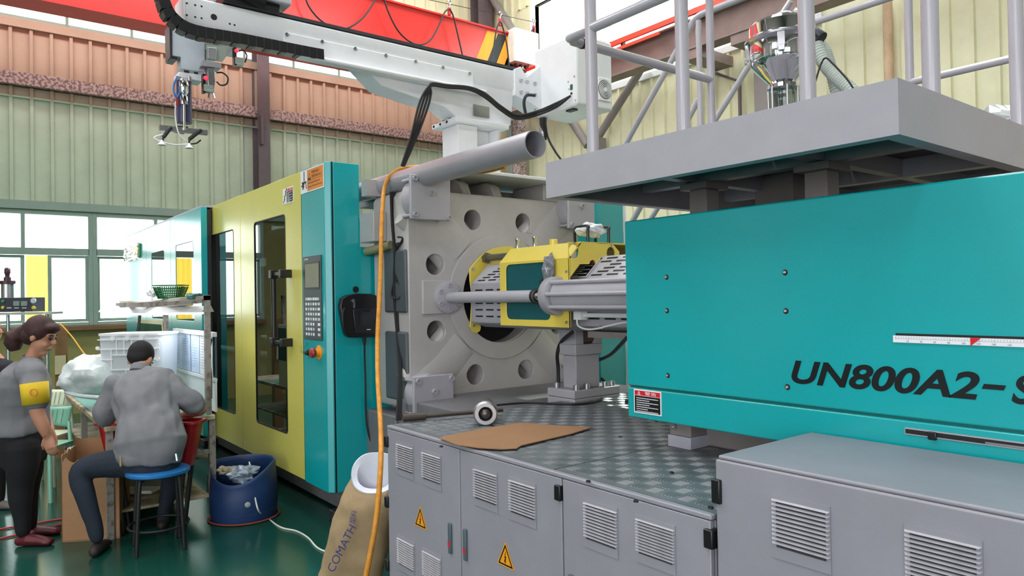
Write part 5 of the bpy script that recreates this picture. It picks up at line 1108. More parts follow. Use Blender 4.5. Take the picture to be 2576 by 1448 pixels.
hd_ = (wq(128, 1130, -.22)-wq(120, 1096, -.22)); hand(b, wq(120, 1096, -.22), hd_, -fw, 1, .55); hand(b, wq(127, 1085, .13), wq(133, 1115, .12)-wq(127, 1085, .13), fw, -1, .5)
body = fuse('body', b, SKIN, wo, .007, 3); face_bits(hcw, fwm, Z1, wo)
b = wbody(.006); b.v = [p for p in b.v]
b2 = B(); loft(b2, [(wq(58, 1088), .155, .178), (wq(57, 1075), .158, .18), (wq(57, 1045), .155, .168), (wq(58, 1005), .16, .178), (wq(60, 965), .155, .192), (wq(65, 938), .122, .175), (wq(73, 917), .075, .11)])
limb(b2, [(wq(75, 922, -.02), .07), (wq(76, 930, -.09), .092), (sho_n, .088)]); limb(b2, [(sho_n, .078), (wq(86, 985, -.235), .071), (wq(92, 1012, -.245), .066)]); limb(b2, [(sho_f, .072), (wq(98, 985, .2), .066), (wq(104, 1012, .2), .06)])
fuse('shirt', b2, SHIRT, wo, .009, 4, .011, 3)
b2 = B(); b2.lathe(wq(82, 899), (rt*.25+Z1), [(.066, -.03), (.068, -.01), (.066, .006), (.06, .006), (.058, -.03)], 20, cap=False); b2.build('collar', SHIRT, wo)
b2 = B(); loft(b2, [(wq(60, 1165), .12, .16), (wq(58, 1125), .148, .175), (wq(57, 1082), .15, .17)]); wlegs(b2, .004); fuse('trousers', b2, BLKT, wo, .01, 4, .003, 9)
bA = B(); ax_ = (wq(92, 1018, -.245)-wq(84, 950, -.23)); P0_ = wq(86, 962, -.237); P1_ = wq(91, 1016, -.246)
bA.tube([P0_, P0_.lerp(P1_, .5), P1_], [.082, .08, .079], 24, cap=False); arm_o = bA.build('armband', mat('armband_yellow', '#d9b81e', .7, var=.08), wo)
md = arm_o.modifiers.new('s', 'SOLIDIFY'); md.thickness = .004
ce = wq(95, 983, -.245)-fw*.0825+rt*.03; B().plate([circ(ce, rt, Z1, .026, 20), circ(ce, rt, Z1, .020, 20)], (-fw)*.004).build('armband_emblem', mat('emblem_orange', '#d8742a', .6), wo, smooth=False)
f_, l_, u_ = basis(fwm, Z1); M_ = Matrix((f_, l_, u_)).transposed()
b2 = B(); b2.ball(hcw+u_*.034-f_*.02, 1, 20, 14, (.105, .087, .104), M_); b2.ball(hcw-f_*.055-u_*.02, 1, 16, 10, (.06, .078, .075), M_); b2.ball(hcw+f_*.055+u_*.075, 1, 14, 8, (.05, .07, .032), M_)
b2.tube([hcw-f_*.10+u_*.02, wq(52, 836), wq(38, 845), wq(34, 862), wq(38, 880)], [.03, .042, .062, .058, .03], 14); fuse('hair', b2, HAIRW, wo, .008, 3, .006, 2)
B().tube(circ(wq(68, 822), Z1*.8-rt*.6, fw, .03, 14)+[wq(68, 822)+(Z1*.8-rt*.6)*.03], .007, 8).build('hair_tie', BLACK, wo)
def onfloor(px, py, z=.0): q = PZ(px, py, 0); q.z = z; return q
shoe('shoe', wq(50, 1342, -.08)*1-Z1*wq(50, 1342, -.08).z, (wq(50, 1342, -.08)+rt*.235+fw*.01)-Z1*wq(50, 1342, -.08).z, mat('dark_red_shoe', '#5a1522', .4), wo); shoe('shoe', wq(68, 1330, .08)-Z1*wq(68, 1330, .08).z, (wq(68, 1330, .08)+rt*.2+fw*.1)-Z1*wq(68, 1330, .08).z, mat('dark_red_shoe', '#5a1522'), wo)
B().tube(circ(wq(121, 1094, -.22), rt*.5+Z1*.4, fw, .033, 16)+[wq(121, 1094, -.22)+(rt*.5+Z1*.4)*.033], .003, 6).build('bracelet', mat('red_thread', '#b0302c', .5), wo)
# ---- seated man, from behind
mn = thing('person', 'seated person in grey work shirt with black hair, bent over bench, seen from behind', 'person', PZ(385, 1370, 0))
def mq(px, py, d): return PD(px, py, d)
fm = fw*.75-Z1*.66; hcm = mq(354, 903, 5.17)
MT = [((378, 1172), 4.80, .165, .125), ((378, 1140), 4.80, .17, .125), ((376, 1095), 4.84, .175, .12), ((370, 1045), 4.92, .185, .125), ((362, 995), 5.0, .20, .12), ((357, 965), 5.05, .175, .10), ((355, 945), 5.08, .09, .075), ((354, 925), 5.11, .055, .055)]
def mtors(g): b = B(); loft(b, [(mq(*p, d), a+g, c+g) for p, d, a, c in MT]); return b
AL = [(mq(288, 972, 5.03), .06), (mq(270, 1015, 5.0), .052), (mq(266, 1062, 5.0), .044), (mq(282, 1062, 5.15), .040), (mq(302, 1052, 5.3), .028)]
AR = [(mq(428, 968, 5.03), .06), (mq(468, 998, 5.02), .052), (mq(505, 1026, 5.06), .044), (mq(482, 1036, 5.2), .040), (mq(456, 1043, 5.33), .028)]
LL = [(mq(345, 1166, 4.80), .10), (mq(270, 1166, 4.76), .09), (mq(205, 1184, 4.70), .07), (mq(212, 1240, 4.68), .062), (mq(234, 1310, 4.68), .05), (mq(244, 1350, 4.68), .042)]
LR = [(mq(412, 1168, 4.84), .10), (mq(425, 1165, 5.05), .09), (mq(432, 1180, 5.26), .07), (mq(424, 1235, 5.26), .06), (mq(412, 1290, 5.22), .045), (mq(409, 1315, 5.2), .04)]
b = mtors(-.012); limb(b, AL); limb(b, AR); limb(b, [(p, r-.008) for p, r in LL]); limb(b, [(p, r-.008) for p, r in LR]); b.tube([mq(355, 945, 5.07), mq(354, 925, 5.11), hcm], [.055, .052, .055], 12); head(b, hcm, fm, Z1*.8+fw*.6)
hand(b, AL[-1][0], fw*.9+rt*.5-Z1*.12, Z1, 1, .7); hand(b, AR[-1][0], fw*.9-rt*.5-Z1*.12, Z1, -1, .7)
fuse('body', b, SKIN, mn, .007, 3); face_bits(hcm, fm, Z1*.8+fw*.6, mn)
b = B(); loft(b, [(mq(377, 1160, 4.80), .205, .15), (mq(377, 1140, 4.80), .222, .158), (mq(377, 1110, 4.81), .25, .165), (mq(375, 1080, 4.84), .225, .155), (mq(370, 1040, 4.9), .205, .15), (mq(364, 995, 4.98), .222, .145), (mq(358, 965, 5.03), .215, .12), (mq(355, 948, 5.06), .14, .09), (mq(354, 934, 5.09), .07, .065)])
limb(b, [(mq(290, 972, 5.02), .078), (mq(270, 1012, 4.99), .078), (mq(262, 1046, 4.985), .074)]); limb(b, [(mq(426, 970, 5.02), .078), (mq(462, 996, 5.01), .076), (mq(490, 1016, 5.04), .072)])
fuse('shirt', b, SHIRT, mn, .009, 4, .016, 7)
b = B(); b.lathe(mq(354, 930, 5.07), fw*.5+Z1*.8, [(.068, -.02), (.07, 0), (.066, .03), (.06, .03), (.058, -.02)], 22, cap=False); b.build('collar', SHIRT, mn)
b = B(); loft(b, [(mq(378, 1195, 4.80), .16, .13), (mq(378, 1170, 4.80), .178, .14), (mq(378, 1140, 4.80), .175, .13)]); limb(b, LL); limb(b, LR); fuse('trousers', b, DENIM, mn, .01, 4, .004, 1)
f_, l_, u_ = basis(fm, Z1*.8+fw*.6); M_ = Matrix((f_, l_, u_)).transposed()
b = B(); b.ball(hcm+u_*.036-f_*.02, 1, 20, 14, (.102, .085, .098), M_); b.ball(hcm-f_*.045-u_*.0, 1, 16, 10, (.062, .076, .07), M_); fuse('hair', b, HAIRM, mn, .007, 2, .003, 4)
B().tube([mq(304, 1148, 4.66), mq(304, 1172, 4.66)], .008, 6).build('key_strap', mat('strap_beige', '#a8946a', .7), mn); B().tube([mq(443, 1140, 4.68), mq(446, 1158, 4.68)], .009, 6).build('key_ring', STEEL, mn)
for L_e, dd in ((LL, fw*.5-rt*.1), (LR, fw*.8-rt*.3)):
    h = L_e[-1][0].copy(); h.z = 0; d = dd.copy(); d.z = 0; d.normalize(); shoe('shoe', h-d*.05, h+d*.2, mat('dark_shoe', '#2a2422', .6), mn)
# ---- a third person, cut off by the left edge of the picture
th = thing('person', 'person in dark clothes mostly beyond the left edge, behind the standing one', 'person', PZ(-30, 1270, 0))
def tq(px, py, d=0): return PD(px, py, 5.75+d)
b = B(); loft(b, [(tq(-34, 1075), .15, .14), (tq(-34, 1010), .15, .13), (tq(-34, 960), .17, .13), (tq(-33, 915), .18, .12), (tq(-32, 885), .08, .07), (tq(-31, 868), .055, .055)])
for s in (-1, 1): limb(b, [(tq(-34+22*s, 1075), .09), (tq(-32+20*s, 1165), .07), (tq(-28+20*s, 1255), .045)]); limb(b, [(tq(-33+52*s, 925), .05), (tq(-33+58*s, 1000), .042), (tq(-30+54*s, 1060), .03)])
hct = tq(-30, 828); head(b, hct, rt, Z1); hand(b, tq(24, 1060), -Z1, -fw, 1, .5); hand(b, tq(-84, 1060), -Z1, fw, 1, .5); fuse('body', b, SKIN, th, .008, 3)
b = B(); loft(b, [(tq(-34, 1085), .165, .155), (tq(-34, 1010), .165, .145), (tq(-34, 960), .185, .145), (tq(-33, 915), .195, .135), (tq(-32, 890), .09, .08)])
for s in (-1, 1): limb(b, [(tq(-33+52*s, 925), .065), (tq(-33+56*s, 985), .058)])
fuse('jacket', b, mat('dark_jacket', '#26262e', .85), th, .01, 4, .005, 5)
b = B(); loft(b, [(tq(-34, 1110), .15, .14), (tq(-34, 1070), .16, .15)])
for s in (-1, 1): limb(b, [(tq(-34+22*s, 1085), .10), (tq(-32+20*s, 1165), .08), (tq(-28+20*s, 1255), .055)])
fuse('trousers', b, BLKT, th, .01, 4, .003, 5)
b = B(); b.ball(hct+Z1*.035-rt*.015, 1, 18, 12, (.1, .085, .1)); b.build('hair', HAIRM, th)
for s in (-1, 1): h = tq(-30+20*s, 1262); h.z = 0; shoe('shoe', h-rt*.06, h+rt*.19, mat('grey_shoe', '#6a625e', .6), th)
# ================================================================ work bench and the things around it
WOOD = mottled('worn_bench_wood', '#8a7658', '#c9bfa6', 9, .7, .35, .7); CHIP = mottled('chipped_white_steel', '#96918a', '#55473e', 22, .6, .5, .72)
tX0, tX1, tY0, tY1, tZ = -8.2, -5.66, .80, 1.535, .79
wb = thing('work_bench', 'worn wooden work bench with green mat, shelf and chipped steel legs', 'bench', (-6.9, 1.17, 0))
B().box((tX0, tY0, tZ-.035), (tX1, tY1, tZ)).build('bench_top', WOOD, wb, bev=.004)
B().box((tX0+.5, tY0+.03, tZ), (tX1-.02, tY1-.03, tZ+.004)).build('green_mat', mat('green_mat', '#2f8a78', .5), wb)
for x in (tX0+.03, -6.95, tX1-.03):
    for y in (tY0+.03, tY1-.02): B().box((x-.022, y-.022, 0), (x+.022, y+.022, tZ-.036)).build('leg', CHIP, wb)
for z in (.18, .48): B().box((tX0+.06, tY0+.02, z-.02), (tX1-.06, tY1-.03, z)).build('shelf', WOOD, wb, bev=.003)
for y in (tY0+.03, tY1-.02): B().box((tX1-.04, y-.015, .5), (tX1-.02, y+.015, .53)).build('brace', CHIP, wb)
B().box((tX1-.045, tY0+.05, .50), (tX1-.02, tY1-.04, .53)).build('front_rail', CHIP, wb)
pz = [(-5.72, 1.50), (-7.1, 1.50)]
for x, y in pz: B().box((x-.02, y-.02, tZ), (x+.02, y+.02, 1.70)).build('post', CHIP, wb)
B().box((-7.12, 1.10, 1.615), (-5.70, 1.14, 1.65)).build('shelf_rail', CHIP, wb); B().box((-7.12, 1.48, 1.66), (-5.70, 1.52, 1.695)).build('shelf_rail', CHIP, wb)
for x in (-7.1, -6.4, -5.74): B().bar((x, 1.10, 1.632), (x, 1.50, 1.655), .03, .03).build('shelf_arm', CHIP, wb)
# boxed tube lamps lying on the overhead rack, and the lit one below
TB = mottled('stained_white_carton', '#e4e0d8', '#a38d78', 6, .6, .45, .75)
lst = [('dusty tan lamp carton, upper one at the left end of the rack', (312, 760, 6.25), (382, 762, 6.2), .024), ('dusty white lamp carton, lower one at the left end of the rack', (312, 769, 6.25), (382, 771, 6.2), .026),
       ('long white lamp carton below the green basket, upper of two', (383, 762, 6.0), (470, 752, 5.75), .026), ('long white lamp carton below the green basket, lower of two', (383, 772, 6.0), (470, 762, 5.75), .03)]
for lb_, a, c, hh in lst: tag(B().bar(PD(*a), PD(*c), .12, hh*1.25).build('lamp_carton', TB, bev=.003), lb_, 'box', 'lamp cartons on the rack')
lp = thing('tube_lamp', 'white tube lamp shade with glowing tubes hung under the rack', 'lamp', (-6.3, 1.3, 1.58))
d = V((cos(radians(50)), sin(radians(50)), 0)); n_ = V((-d.y, d.x, 0)); c = PD(428, 780, 5.85)
B().prism([c-d*.42+n_*.11-Z1*.02, c-d*.42+n_*.05+Z1*.03, c-d*.42-n_*.05+Z1*.03, c-d*.42-n_*.11-Z1*.02], d*.74).build('lamp_shade', WPLAS, lp, bev=.004)
for s in (-1, 1): B().tube([c-d*.38+n_*.04*s-Z1*.022, c+d*.29+n_*.04*s-Z1*.022], .013, 10).build('tube', mat('lit_tube', '#ffffff', .3, var=0, emit=('#f4f8ff', 9)), lp)
lpl = bpy.data.lights.new('bench_lamp_light', 'AREA'); lpl.shape = 'RECTANGLE'; lpl.size = .8; lpl.size_y = .12; lpl.energy = 4
lo = bpy.data.objects.new('bench_lamp_light', lpl); C.objects.link(lo); lo.location = c-Z1*.05; lo.rotation_euler = (0, 0, radians(50))
lp2 = thing('tube_lamp', 'second white tube lamp shade at the far left end of the rack', 'lamp', (-7.1, 1.1, 1.57))
c = PD(350, 777, 6.2); B().prism([c-d*.3+n_*.11-Z1*.02, c-d*.3+n_*.05+Z1*.03, c-d*.3-n_*.05+Z1*.03, c-d*.3-n_*.11-Z1*.02], d*.6).build('lamp_shade', WPLAS, lp2, bev=.004)
B().tube([c-d*.28-Z1*.02, c+d*.28-Z1*.02], .013, 10).build('tube', MATS['lit_tube'], lp2)
# green basket
GB = mat('green_plastic', '#176b3a', .35)
gb = thing('plastic_basket', 'dark green slotted plastic basket on top of lamp cartons', 'basket', PD(430, 750, 5.85))
bc_ = PD(430, 751, 5.85); 
def bring(z, s): return [bc_+rt*(a*s)+fw*(c_*s)+Z1*z for a, c_ in rrect(-.10, -.08, .10, .08, .03, 3)]
L0, L1_ = bring(0, .82), bring(.098, 1.15)
B().prism(L0, Z1*.006).build('basket_floor', GB, gb)
b = B(); n0 = len(L0)
for i in range(n0):
    j = (i+1) % n0; e = (L0[j]-L0[i]).length
    k = max(1, int(e/.012))
    for q in range(k+1):
        if q == k and k > 1: continue
        a = L0[i].lerp(L0[j], q/k); c_ = L1_[i].lerp(L1_[j], q/k); b.bar(a, c_, .008, .004)
    for z in (0.05, .25, .45, .65, .85): b.bar(L0[i].lerp(L1_[i], z), L0[j].lerp(L1_[j], z), .004, .009)
o = b.build('basket_wall', GB, gb, smooth=False)
b = B(); L2 = bring(.105, 1.2); b.plate([L2, bring(.105, 1.1)], Z1*.008); b.build('basket_rim', GB, gb)
tag(crumple('film_bundle', PD(385, 738, 5.9), .05, (1.1, .8, .6), FILM, None, 11), 'crumpled clear film beside the green basket on the rack', 'film')
tag(crumple('work_glove', PD(490, 745, 5.7), .09, (1.2, .7, .3), mat('teal_grey_cloth', '#5f8f8a', .85, var=.3, scale=15), None, 13, .5), 'crumpled grey-green cloth hanging over the rack end by door', 'cloth')
# white ribbed container
wc = thing('white_container', 'tall white ribbed plastic container standing on the work bench', 'container', PD(352, 985, 5.95))
cc0 = PD(353, 985, 5.95); cc0.z = tZ+.004; hw_ = .258; ht = 1.395-cc0.z
def cont(z, s): return [cc0+rt*(a*s)+fw*(c_*s)+Z1*z for a, c_ in rrect(-hw_, -.17, hw_, .17, .05, 4)]
r0, r1 = cont(0, .93), cont(ht, 1.0); n0 = len(r0); b = B(); b.add(r0+r1+cont(0.01, .9)+cont(ht, .975), [(i, (i+1) % n0, n0+(i+1) % n0, n0+i) for i in range(n0)]+[(2*n0+i, 3*n0+i, 3*n0+(i+1) % n0, 2*n0+(i+1) % n0) for i in range(n0)]+[(n0+i, n0+(i+1) % n0, 3*n0+(i+1) % n0, 3*n0+i) for i in range(n0)]+[tuple(range(n0))[::-1]])
b.build('shell', mat('container_white', '#cfd5dc', .4, var=.02), wc); b = B(); b.plate([cont(ht-.012, 1.03), cont(ht-.012, .99)], Z1*.018); b.build('rim', WPLAS, wc)
rb2 = B(); RIBM = mat('rib_white', '#f6f7f9', .4, var=0)
def fp_(u, v, d=.004): s_ = .93+.07*v; return cc0+rt*(u*hw_*s_)-fw*(.17*s_+d)+Z1*(v*ht)
for a, c_ in (((-.98, .93), (.98, .93)), ((-.98, .8), (.98, .8)), ((-.98, .66), (-.52, .66)), ((.5, .66), (.98, .66)), ((-.98, .52), (.98, .52)), ((-.98, .38), (.98, .38)), ((-.98, .24), (.98, .24)), ((-.98, .1), (.98, .1)), ((-.52, .72), (.5, .72)),
              ((-.38, .93), (-.38, .72)), ((-.14, .93), (-.14, .72)), ((.1, .93), (.1, .72)), ((.34, .93), (.34, .72)), ((-.56, .8), (-.56, .52)), ((.5, .8), (.5, .52)), ((-.85, .38), (-.85, .1)), ((-.6, .38), (-.6, .1)), ((-.1, .52), (-.1, .1)), ((.3, .52), (.3, .1)), ((.7, .38), (.7, .1))):
    rb2.bar(fp_(*a), fp_(*c_), .008, .012, up=fw)
rb2.build('ribs', RIBM, wc, smooth=False)
for u in (-.48, -.03, .42): B().lathe(fp_(u, .945), -fw, [(.016, 0), (.012, .012), (.02, .014)], 14).build('peg', RIBM, wc)
for v in (.85, .66, .45): B().lathe(fp_(.95, v), -fw, [(.013, 0), (.01, .012), (.016, .014)], 12).build('peg', RIBM, wc); B().lathe(fp_(-.97, v-.03), -fw, [(.013, 0), (.01, .012), (.016, .014)], 12).build('peg', RIBM, wc)
# notice board along the door side
nbd = thing('notice_board', 'white notice board with paper sleeves standing at the bench side', 'board', (-6.8, 1.56, .8))
by_ = 1.565; bX0, bX1 = -7.05, -5.76
B().box((bX0, by_, tZ+.005), (bX1, by_+.012, 1.03)).build('lower_board', WPLAS, nbd); B().box((bX0, by_-.01, 1.03), (bX1, by_+.015, 1.055)).build('lower_rail', WPLAS, nbd); B().box((bX0, by_-.015, 1.375), (bX1, by_+.015, 1.41)).build('upper_rail', WPLAS, nbd)
B().box((bX0, by_+.01, 1.055), (bX1, by_+.016, 1.375)).build('backing', mat('board_dark', '#2d4a4e', .5), nbd)
PAPR = [mat('pale_blue_paper', '#c2d4ec', .6, var=.08, scale=14), mat('white_paper', '#e9ecf0', .6, var=.06, scale=14)]
xs_ = [bX0+.03, bX0+.30, bX0+.58, bX0+.86, bX1-.05]
for k in range(4):
    p = B().box((xs_[k]+.006, by_-.004, 1.06), (xs_[k+1]-.012-(.02 if k == 1 else 0), by_+.002, 1.37)).build('paper_sleeve', PAPR[k == 3], nbd)
    tx = B(); rr = random.Random(k)
    for r_ in range(12): z_ = 1.35-.022*r_; tx.box((xs_[k]+.03, by_-.0046, z_), (xs_[k]+.03+rr.uniform(.08, .2), by_-.004, z_+.004))
    o = tx.build('small_print', mat('faint_print', '#8fa0bd', .6, var=0), p, smooth=False); o['kind'] = 'stuff'
cable('board_cord', 'dark cord hanging in a curve beside the white notice board', [(-5.79, 1.55, 1.36), (-5.77, 1.53, 1.28), (-5.80, 1.53, 1.2), (-5.78, 1.54, 1.1), (-5.78, 1.54, .9)], .006, BLACK)
# transparent plastic bag full of white parts
bg_ = B().ball((0, 0, 0), 1, 36, 22); vs = []; bc2 = PD(232, 950, 5.85)
for p in bg_.v:
    d_ = 1+.22*noise.noise(p*1.4+V((5, 1, 2)))+.13*noise.noise(p*3.6)+.06*noise.noise(p*8)
    q = bc2+rt*(p.x*.23*d_)+fw*(p.y*.2*d_)+Z1*(p.z*.185*d_*(1 if p.z > 0 else .8))
    q.z = max(q.z, tZ+.006); vs.append(q)
bg_.v = vs
BAGM = mat('milky_plastic_film', '#dfe9ea', .18, var=.1, scale=12, coat=.5)
tag(bg_.build('plastic_bag', BAGM), 'bulging milky plastic bag on the bench left of the white container', 'bag')
tag(B().tube(spline([PD(166, 985, 5.75), PD(185, 992, 5.7), PD(215, 997, 5.65), PD(250, 1000, 5.62)], 4), .018, 8).build('bag_fold', BAGM), 'rolled edge of milky plastic film along the bench rim', 'film')
tag(B().obox(PZ(250, 1016, tZ+.02), rt*.035, fw*.02, Z1*.006).build('paper_slip', WPLAS), 'small white slip lying on the green bench mat', 'paper')
# red tub between the man and the bench
rt_ = thing('red_tub', 'dark red tapered plastic tub between the seated person and the bench', 'tub', PD(382, 1160, 5.06))
TUB = mat('red_plastic', '#a5161c', .35, var=.05); tc0 = PD(382, 1172, 5.08); tz0, tz1 = tc0.z, .80
def tub(z, s, e=0): return [V((tc0.x, tc0.y, z))+rt*(a*s)+fw*(c_*(s+.1)) for a, c_ in rrect(-.36-e, -.075-e, .36+e, .075+e, .05, 3)]
r0, r1 = tub(tz0, .8), tub(tz1, 1.0); n0 = len(r0); b = B(); b.add(r0+r1+tub(tz0+.01, .78)+tub(tz1, .98), [(i, (i+1) % n0, n0+(i+1) % n0, n0+i) for i in range(n0)]+[(2*n0+i, 3*n0+i, 3*n0+(i+1) % n0, 2*n0+(i+1) % n0) for i in range(n0)]+[tuple(range(n0))[::-1]]+[(n0+i, n0+(i+1) % n0, 3*n0+(i+1) % n0, 3*n0+i) for i in range(n0)]); b.build('shell', TUB, rt_)
b = B(); b.plate([tub(tz1-.01, 1.0, .015), tub(tz1-.01, 1.0, -.006)], Z1*.016); b.build('rim', TUB, rt_)
for a, c_ in ((-.26, -.06), (.26, -.06), (-.26, .06), (.26, .06)): B().cyl(V((tc0.x, tc0.y, 0))+rt*a*.75+fw*c_, V((tc0.x, tc0.y, tz0+.02))+rt*a+fw*c_, .016, 10).build('leg', BLACK, rt_)
# stool
so = PZ(393, 1380, 0); so = PD(398, 1182, 4.8); so.z = 0
sl_ = thing('stool', 'round blue stool with bent black tube legs under the seated person', 'stool', so)
sh = PD(398, 1182, 4.8).z
B().lathe(so, Z1, [(.0, sh-.022), (.185, sh-.022), (.198, sh-.012), (.198, sh+.004), (.185, sh+.012), (0, sh+.014)], 36).build('seat', mat('blue_seat', '#1f6fb0', .4), sl_)
for k in range(4):
    an = radians(38+90*k); dd = V((cos(an), sin(an), 0)); B().tube(spline([so+dd*.08+Z1*(sh-.03), so+dd*.145+Z1*(sh-.035), so+dd*.17+Z1*(sh-.08), so+dd*.20+Z1*.006], 5), .013, 10).build('leg', BLACK, sl_)
B().tube(circ(so+Z1*.16, X1, Y1, .185, 28)+[so+Z1*.16+X1*.185], .008, 8).build('foot_ring', BLACK, sl_)
# cardboard box
cbx = thing('cardboard_box', 'tall open cardboard box with torn top edge, behind the bent knee', 'box', PZ(218, 1370, 0))
A_, B_ = PZ(156, 1364, 0), PZ(290, 1354, 0); du = (B_-A_); Wd = .37; du.normalize(); dv_ = V((-du.y, du.x, 0)); 
if dv_.dot(fw) < 0: dv_ = -dv_
dv_ = (dv_-du*.12).normalized(); Hb = .60; Dp = .34
def panel(nm, p, u, L, n_, H, seed, th=.005):
    rr = random.Random(seed); k = 14; top = [p+u*(L*i/k)+Z1*(H+rr.uniform(-.012, .012)+(.05*max(0, noise.noise(V((i*.6, seed, 0)))))) for i in range(k+1)]
    return B().prism([p, p+u*L]+top[::-1], n_*th).build(nm, CARD, cbx, smooth=False)
panel('front_panel', A_, du, Wd, dv_, Hb-.05, 1); panel('back_panel', A_+dv_*Dp, du, Wd, -dv_, Hb+.05, 2); panel('left_panel', A_, dv_, Dp, du, Hb, 3); panel('right_panel', A_+du*Wd, dv_, Dp, -du, Hb, 4)
B().prism([A_+Z1*.004, A_+du*Wd+Z1*.004, A_+du*Wd+dv_*Dp+Z1*.004, A_+dv_*Dp+Z1*.004], Z1*.005).build('bottom_panel', CARD, cbx, smooth=False)
tag(B().obox(PD(225, 1138, 5.25), rt*.05, fw*.03, Z1*.004).build('paper_slip', WPLAS), 'white slip poking out of the open cardboard box', 'paper') if 0 else None
for k, (p, a) in enumerate(((PD(205, 1106, 5.65), .1), (PD(212, 1098, 5.68), .09))):
    q = p.copy(); q.z = .492+.014*k
    tag(B().obox(q, rt*.10, fw*.06, Z1*.006).build('document_stack', (CARD, WPLAS)[k]), ['brown folder lying on the bench shelf behind the cardboard box', 'white paper pad on the brown folder on the bench shelf'][k], 'papers')
# blue cut drum with scrap
dr = thing('blue_drum', 'blue plastic drum cut open as a bin, on floor below the door', 'drum', (-5.60, 1.70, 0))
DR = mat('blue_drum_plastic', '#1a3765', .5, var=.15, scale=8); dc = V((-5.60, 1.72, 0))
b = B(); n = 40; rows = 12; vs = []
for i in range(rows+1):
    for q in range(n):
        an = 2*pi*q/n; dirv = V((cos(an), sin(an), 0)); front = max(0, -dirv.dot(fw)); top = .42-.13*front**1.5; r = .235+.012*sin(pi*min(1, i/rows*1.2)); vs.append(dc+dirv*r+Z1*(.004+top*i/rows))
b.add(vs, [(i*n+q, i*n+(q+1) % n, (i+1)*n+(q+1) % n, (i+1)*n+q) for i in range(rows) for q in range(n)]+[tuple(range(n))[::-1]])
o = b.build('shell', DR, dr); md = o.modifiers.new('s', 'SOLIDIFY'); md.thickness = .008
B().lathe(dc+Z1*.06, Z1, [(.236, 0), (.244, .006), (.244, .016), (.236, .022)], 40, cap=False).build('lower_hoop', DR, dr); q = dc+(-fw*.9+rt*.45).normalized()*.243+Z1*.15; B().lathe(q, (q-dc-Z1*.15), [(.022, -.01), (.02, .006), (.012, .01), (0, .011)], 16).build('bung', mat('pale_bung', '#9fb0a8', .5), dr)
tag(B().lathe(dc, Z1, [(.25, .004), (.262, .01), (.25, .016)], 40, cap=False).build('red_cable_ring', mat('dull_red', '#8d3a2c', .6)), 'dull red ring of cable on floor around the blue drum', 'cable')
tag(crumple('scrap_bag', dc+Z1*.33-fw*.03, .13, (1.1, .8, .45), mat('scrap_film', '#8ea0b0', .3, var=.35, scale=18), None, 21, .5), 'crumpled grey film scrap heaped inside the blue drum', 'scrap')
tag(crumple('scrap_paper', dc+V((-.05, -.12, .36)), .07, (1.1, .8, .4), mat('scrap_mixed', '#a8a083', .6, var=.5, scale=30), None, 22, .5), 'small torn printed wrapper on top of the drum scrap', 'scrap')
wpts = [PD(627, 1162, 5.5), PD(632, 1183, 5.42), PD(640, 1240, 5.3), PD(650, 1283, 5.22), PZ(668, 1298, .006), PZ(705, 1325, .006), PZ(745, 1335, .006), PZ(775, 1352, .006), PZ(800, 1378, .006), PZ(840, 1394, .006), PZ(880, 1412, .006)]
cable('white_cable', 'thin white cable trailing from blue drum across the green floor', wpts, .006, mat('white_cable', '#d8dcd2', .5), 7)
RH = mat('red_hose', '#b8323a', .5)
cable('floor_hose', 'red hose on the floor behind the standing person, farther of two', [PZ(-20, 1334, .008), PZ(60, 1320, .008), PZ(140, 1307, .008), PZ(190, 1300, .008)], .007, RH, 4)
cable('floor_hose', 'red hose on the floor behind the standing person, nearer of two', [PZ(-20, 1358, .008), PZ(60, 1341, .008), PZ(140, 1322, .008), PZ(190, 1312, .008)], .007, RH, 4)
# scrap sheets and lower-shelf clutter under the bench
for k, (px_, py_, z, sz_, mm, lb_) in enumerate(((470, 1190, .19, (.16, .10, .008), WPLAS, 'white sheet on the lower bench shelf beside the right legs'), (360, 1215, .19, (.2, .08, .02), mat('grey_box', '#8a8a86', .5), 'flat grey box on the lower bench shelf under the stool'), (350, 1232, .215, (.13, .07, .012), WPLAS, 'white flat tray on the grey box below the bench'))):
    q = PZ(px_, py_, z); q.x = min(q.x, tX1-.25); q.y = min(max(q.y, tY0+.2), tY1-.2); tag(B().obox(q, rt*sz_[0], fw*sz_[1], Z1*sz_[2]).build('flat_box', mm, bev=.002), lb_, 'box')
tag(crumple('green_film', V((-6.0, 1.72, .07)), .13, (1.2, .8, .4), mat('green_film', '#3f9a72', .2, .1, var=.4, scale=15), None, 31, .5), 'crumpled shiny green film on the floor behind bench leg', 'film')
tag(B().obox((-6.35, 1.80, .1), rt*.12, fw*.1, Z1*.1).build('parts_box', mat('dull_box', '#5a5a52', .7), bev=.004), 'dull grey box on floor under the machine edge', 'box')
# bench press with control box in front of the windows
pr_ = thing('bench_press', 'silver air cylinder press with dark control box on a shelf before windows', 'machine', PD(40, 785, 7.2))
def pp(px, py, d=7.2): return PD(px, py, d)
DKP = mat('control_dark', '#3c3b46', .4)
cb_ = B().obox(pp(40, 766, 7.25), (rt*(58*7.2/1790)), fw*.1, Z1*(18*7.2/1790)).build('control_case', DKP, pr_, bev=.004)
for px_, py_, m_ in ((8, 757, mat('green_button', '#2f8a5a', .3)), (8, 773, mat('yellow_button', '#c3c03a', .3)), (85, 773, mat('yellow_button', '#c3c03a'))): B().lathe(pp(px_, py_, 7.145), -fw, [(.016, 0), (.016, .01), (0, .012)], 14).build('button', m_, cb_)
B().lathe(pp(85, 756, 7.145), -fw, [(.026, 0), (.026, .012), (.02, .013), (0, .012)], 18).build('gauge', mat('gauge_face', '#b9cdd4', .3), cb_)
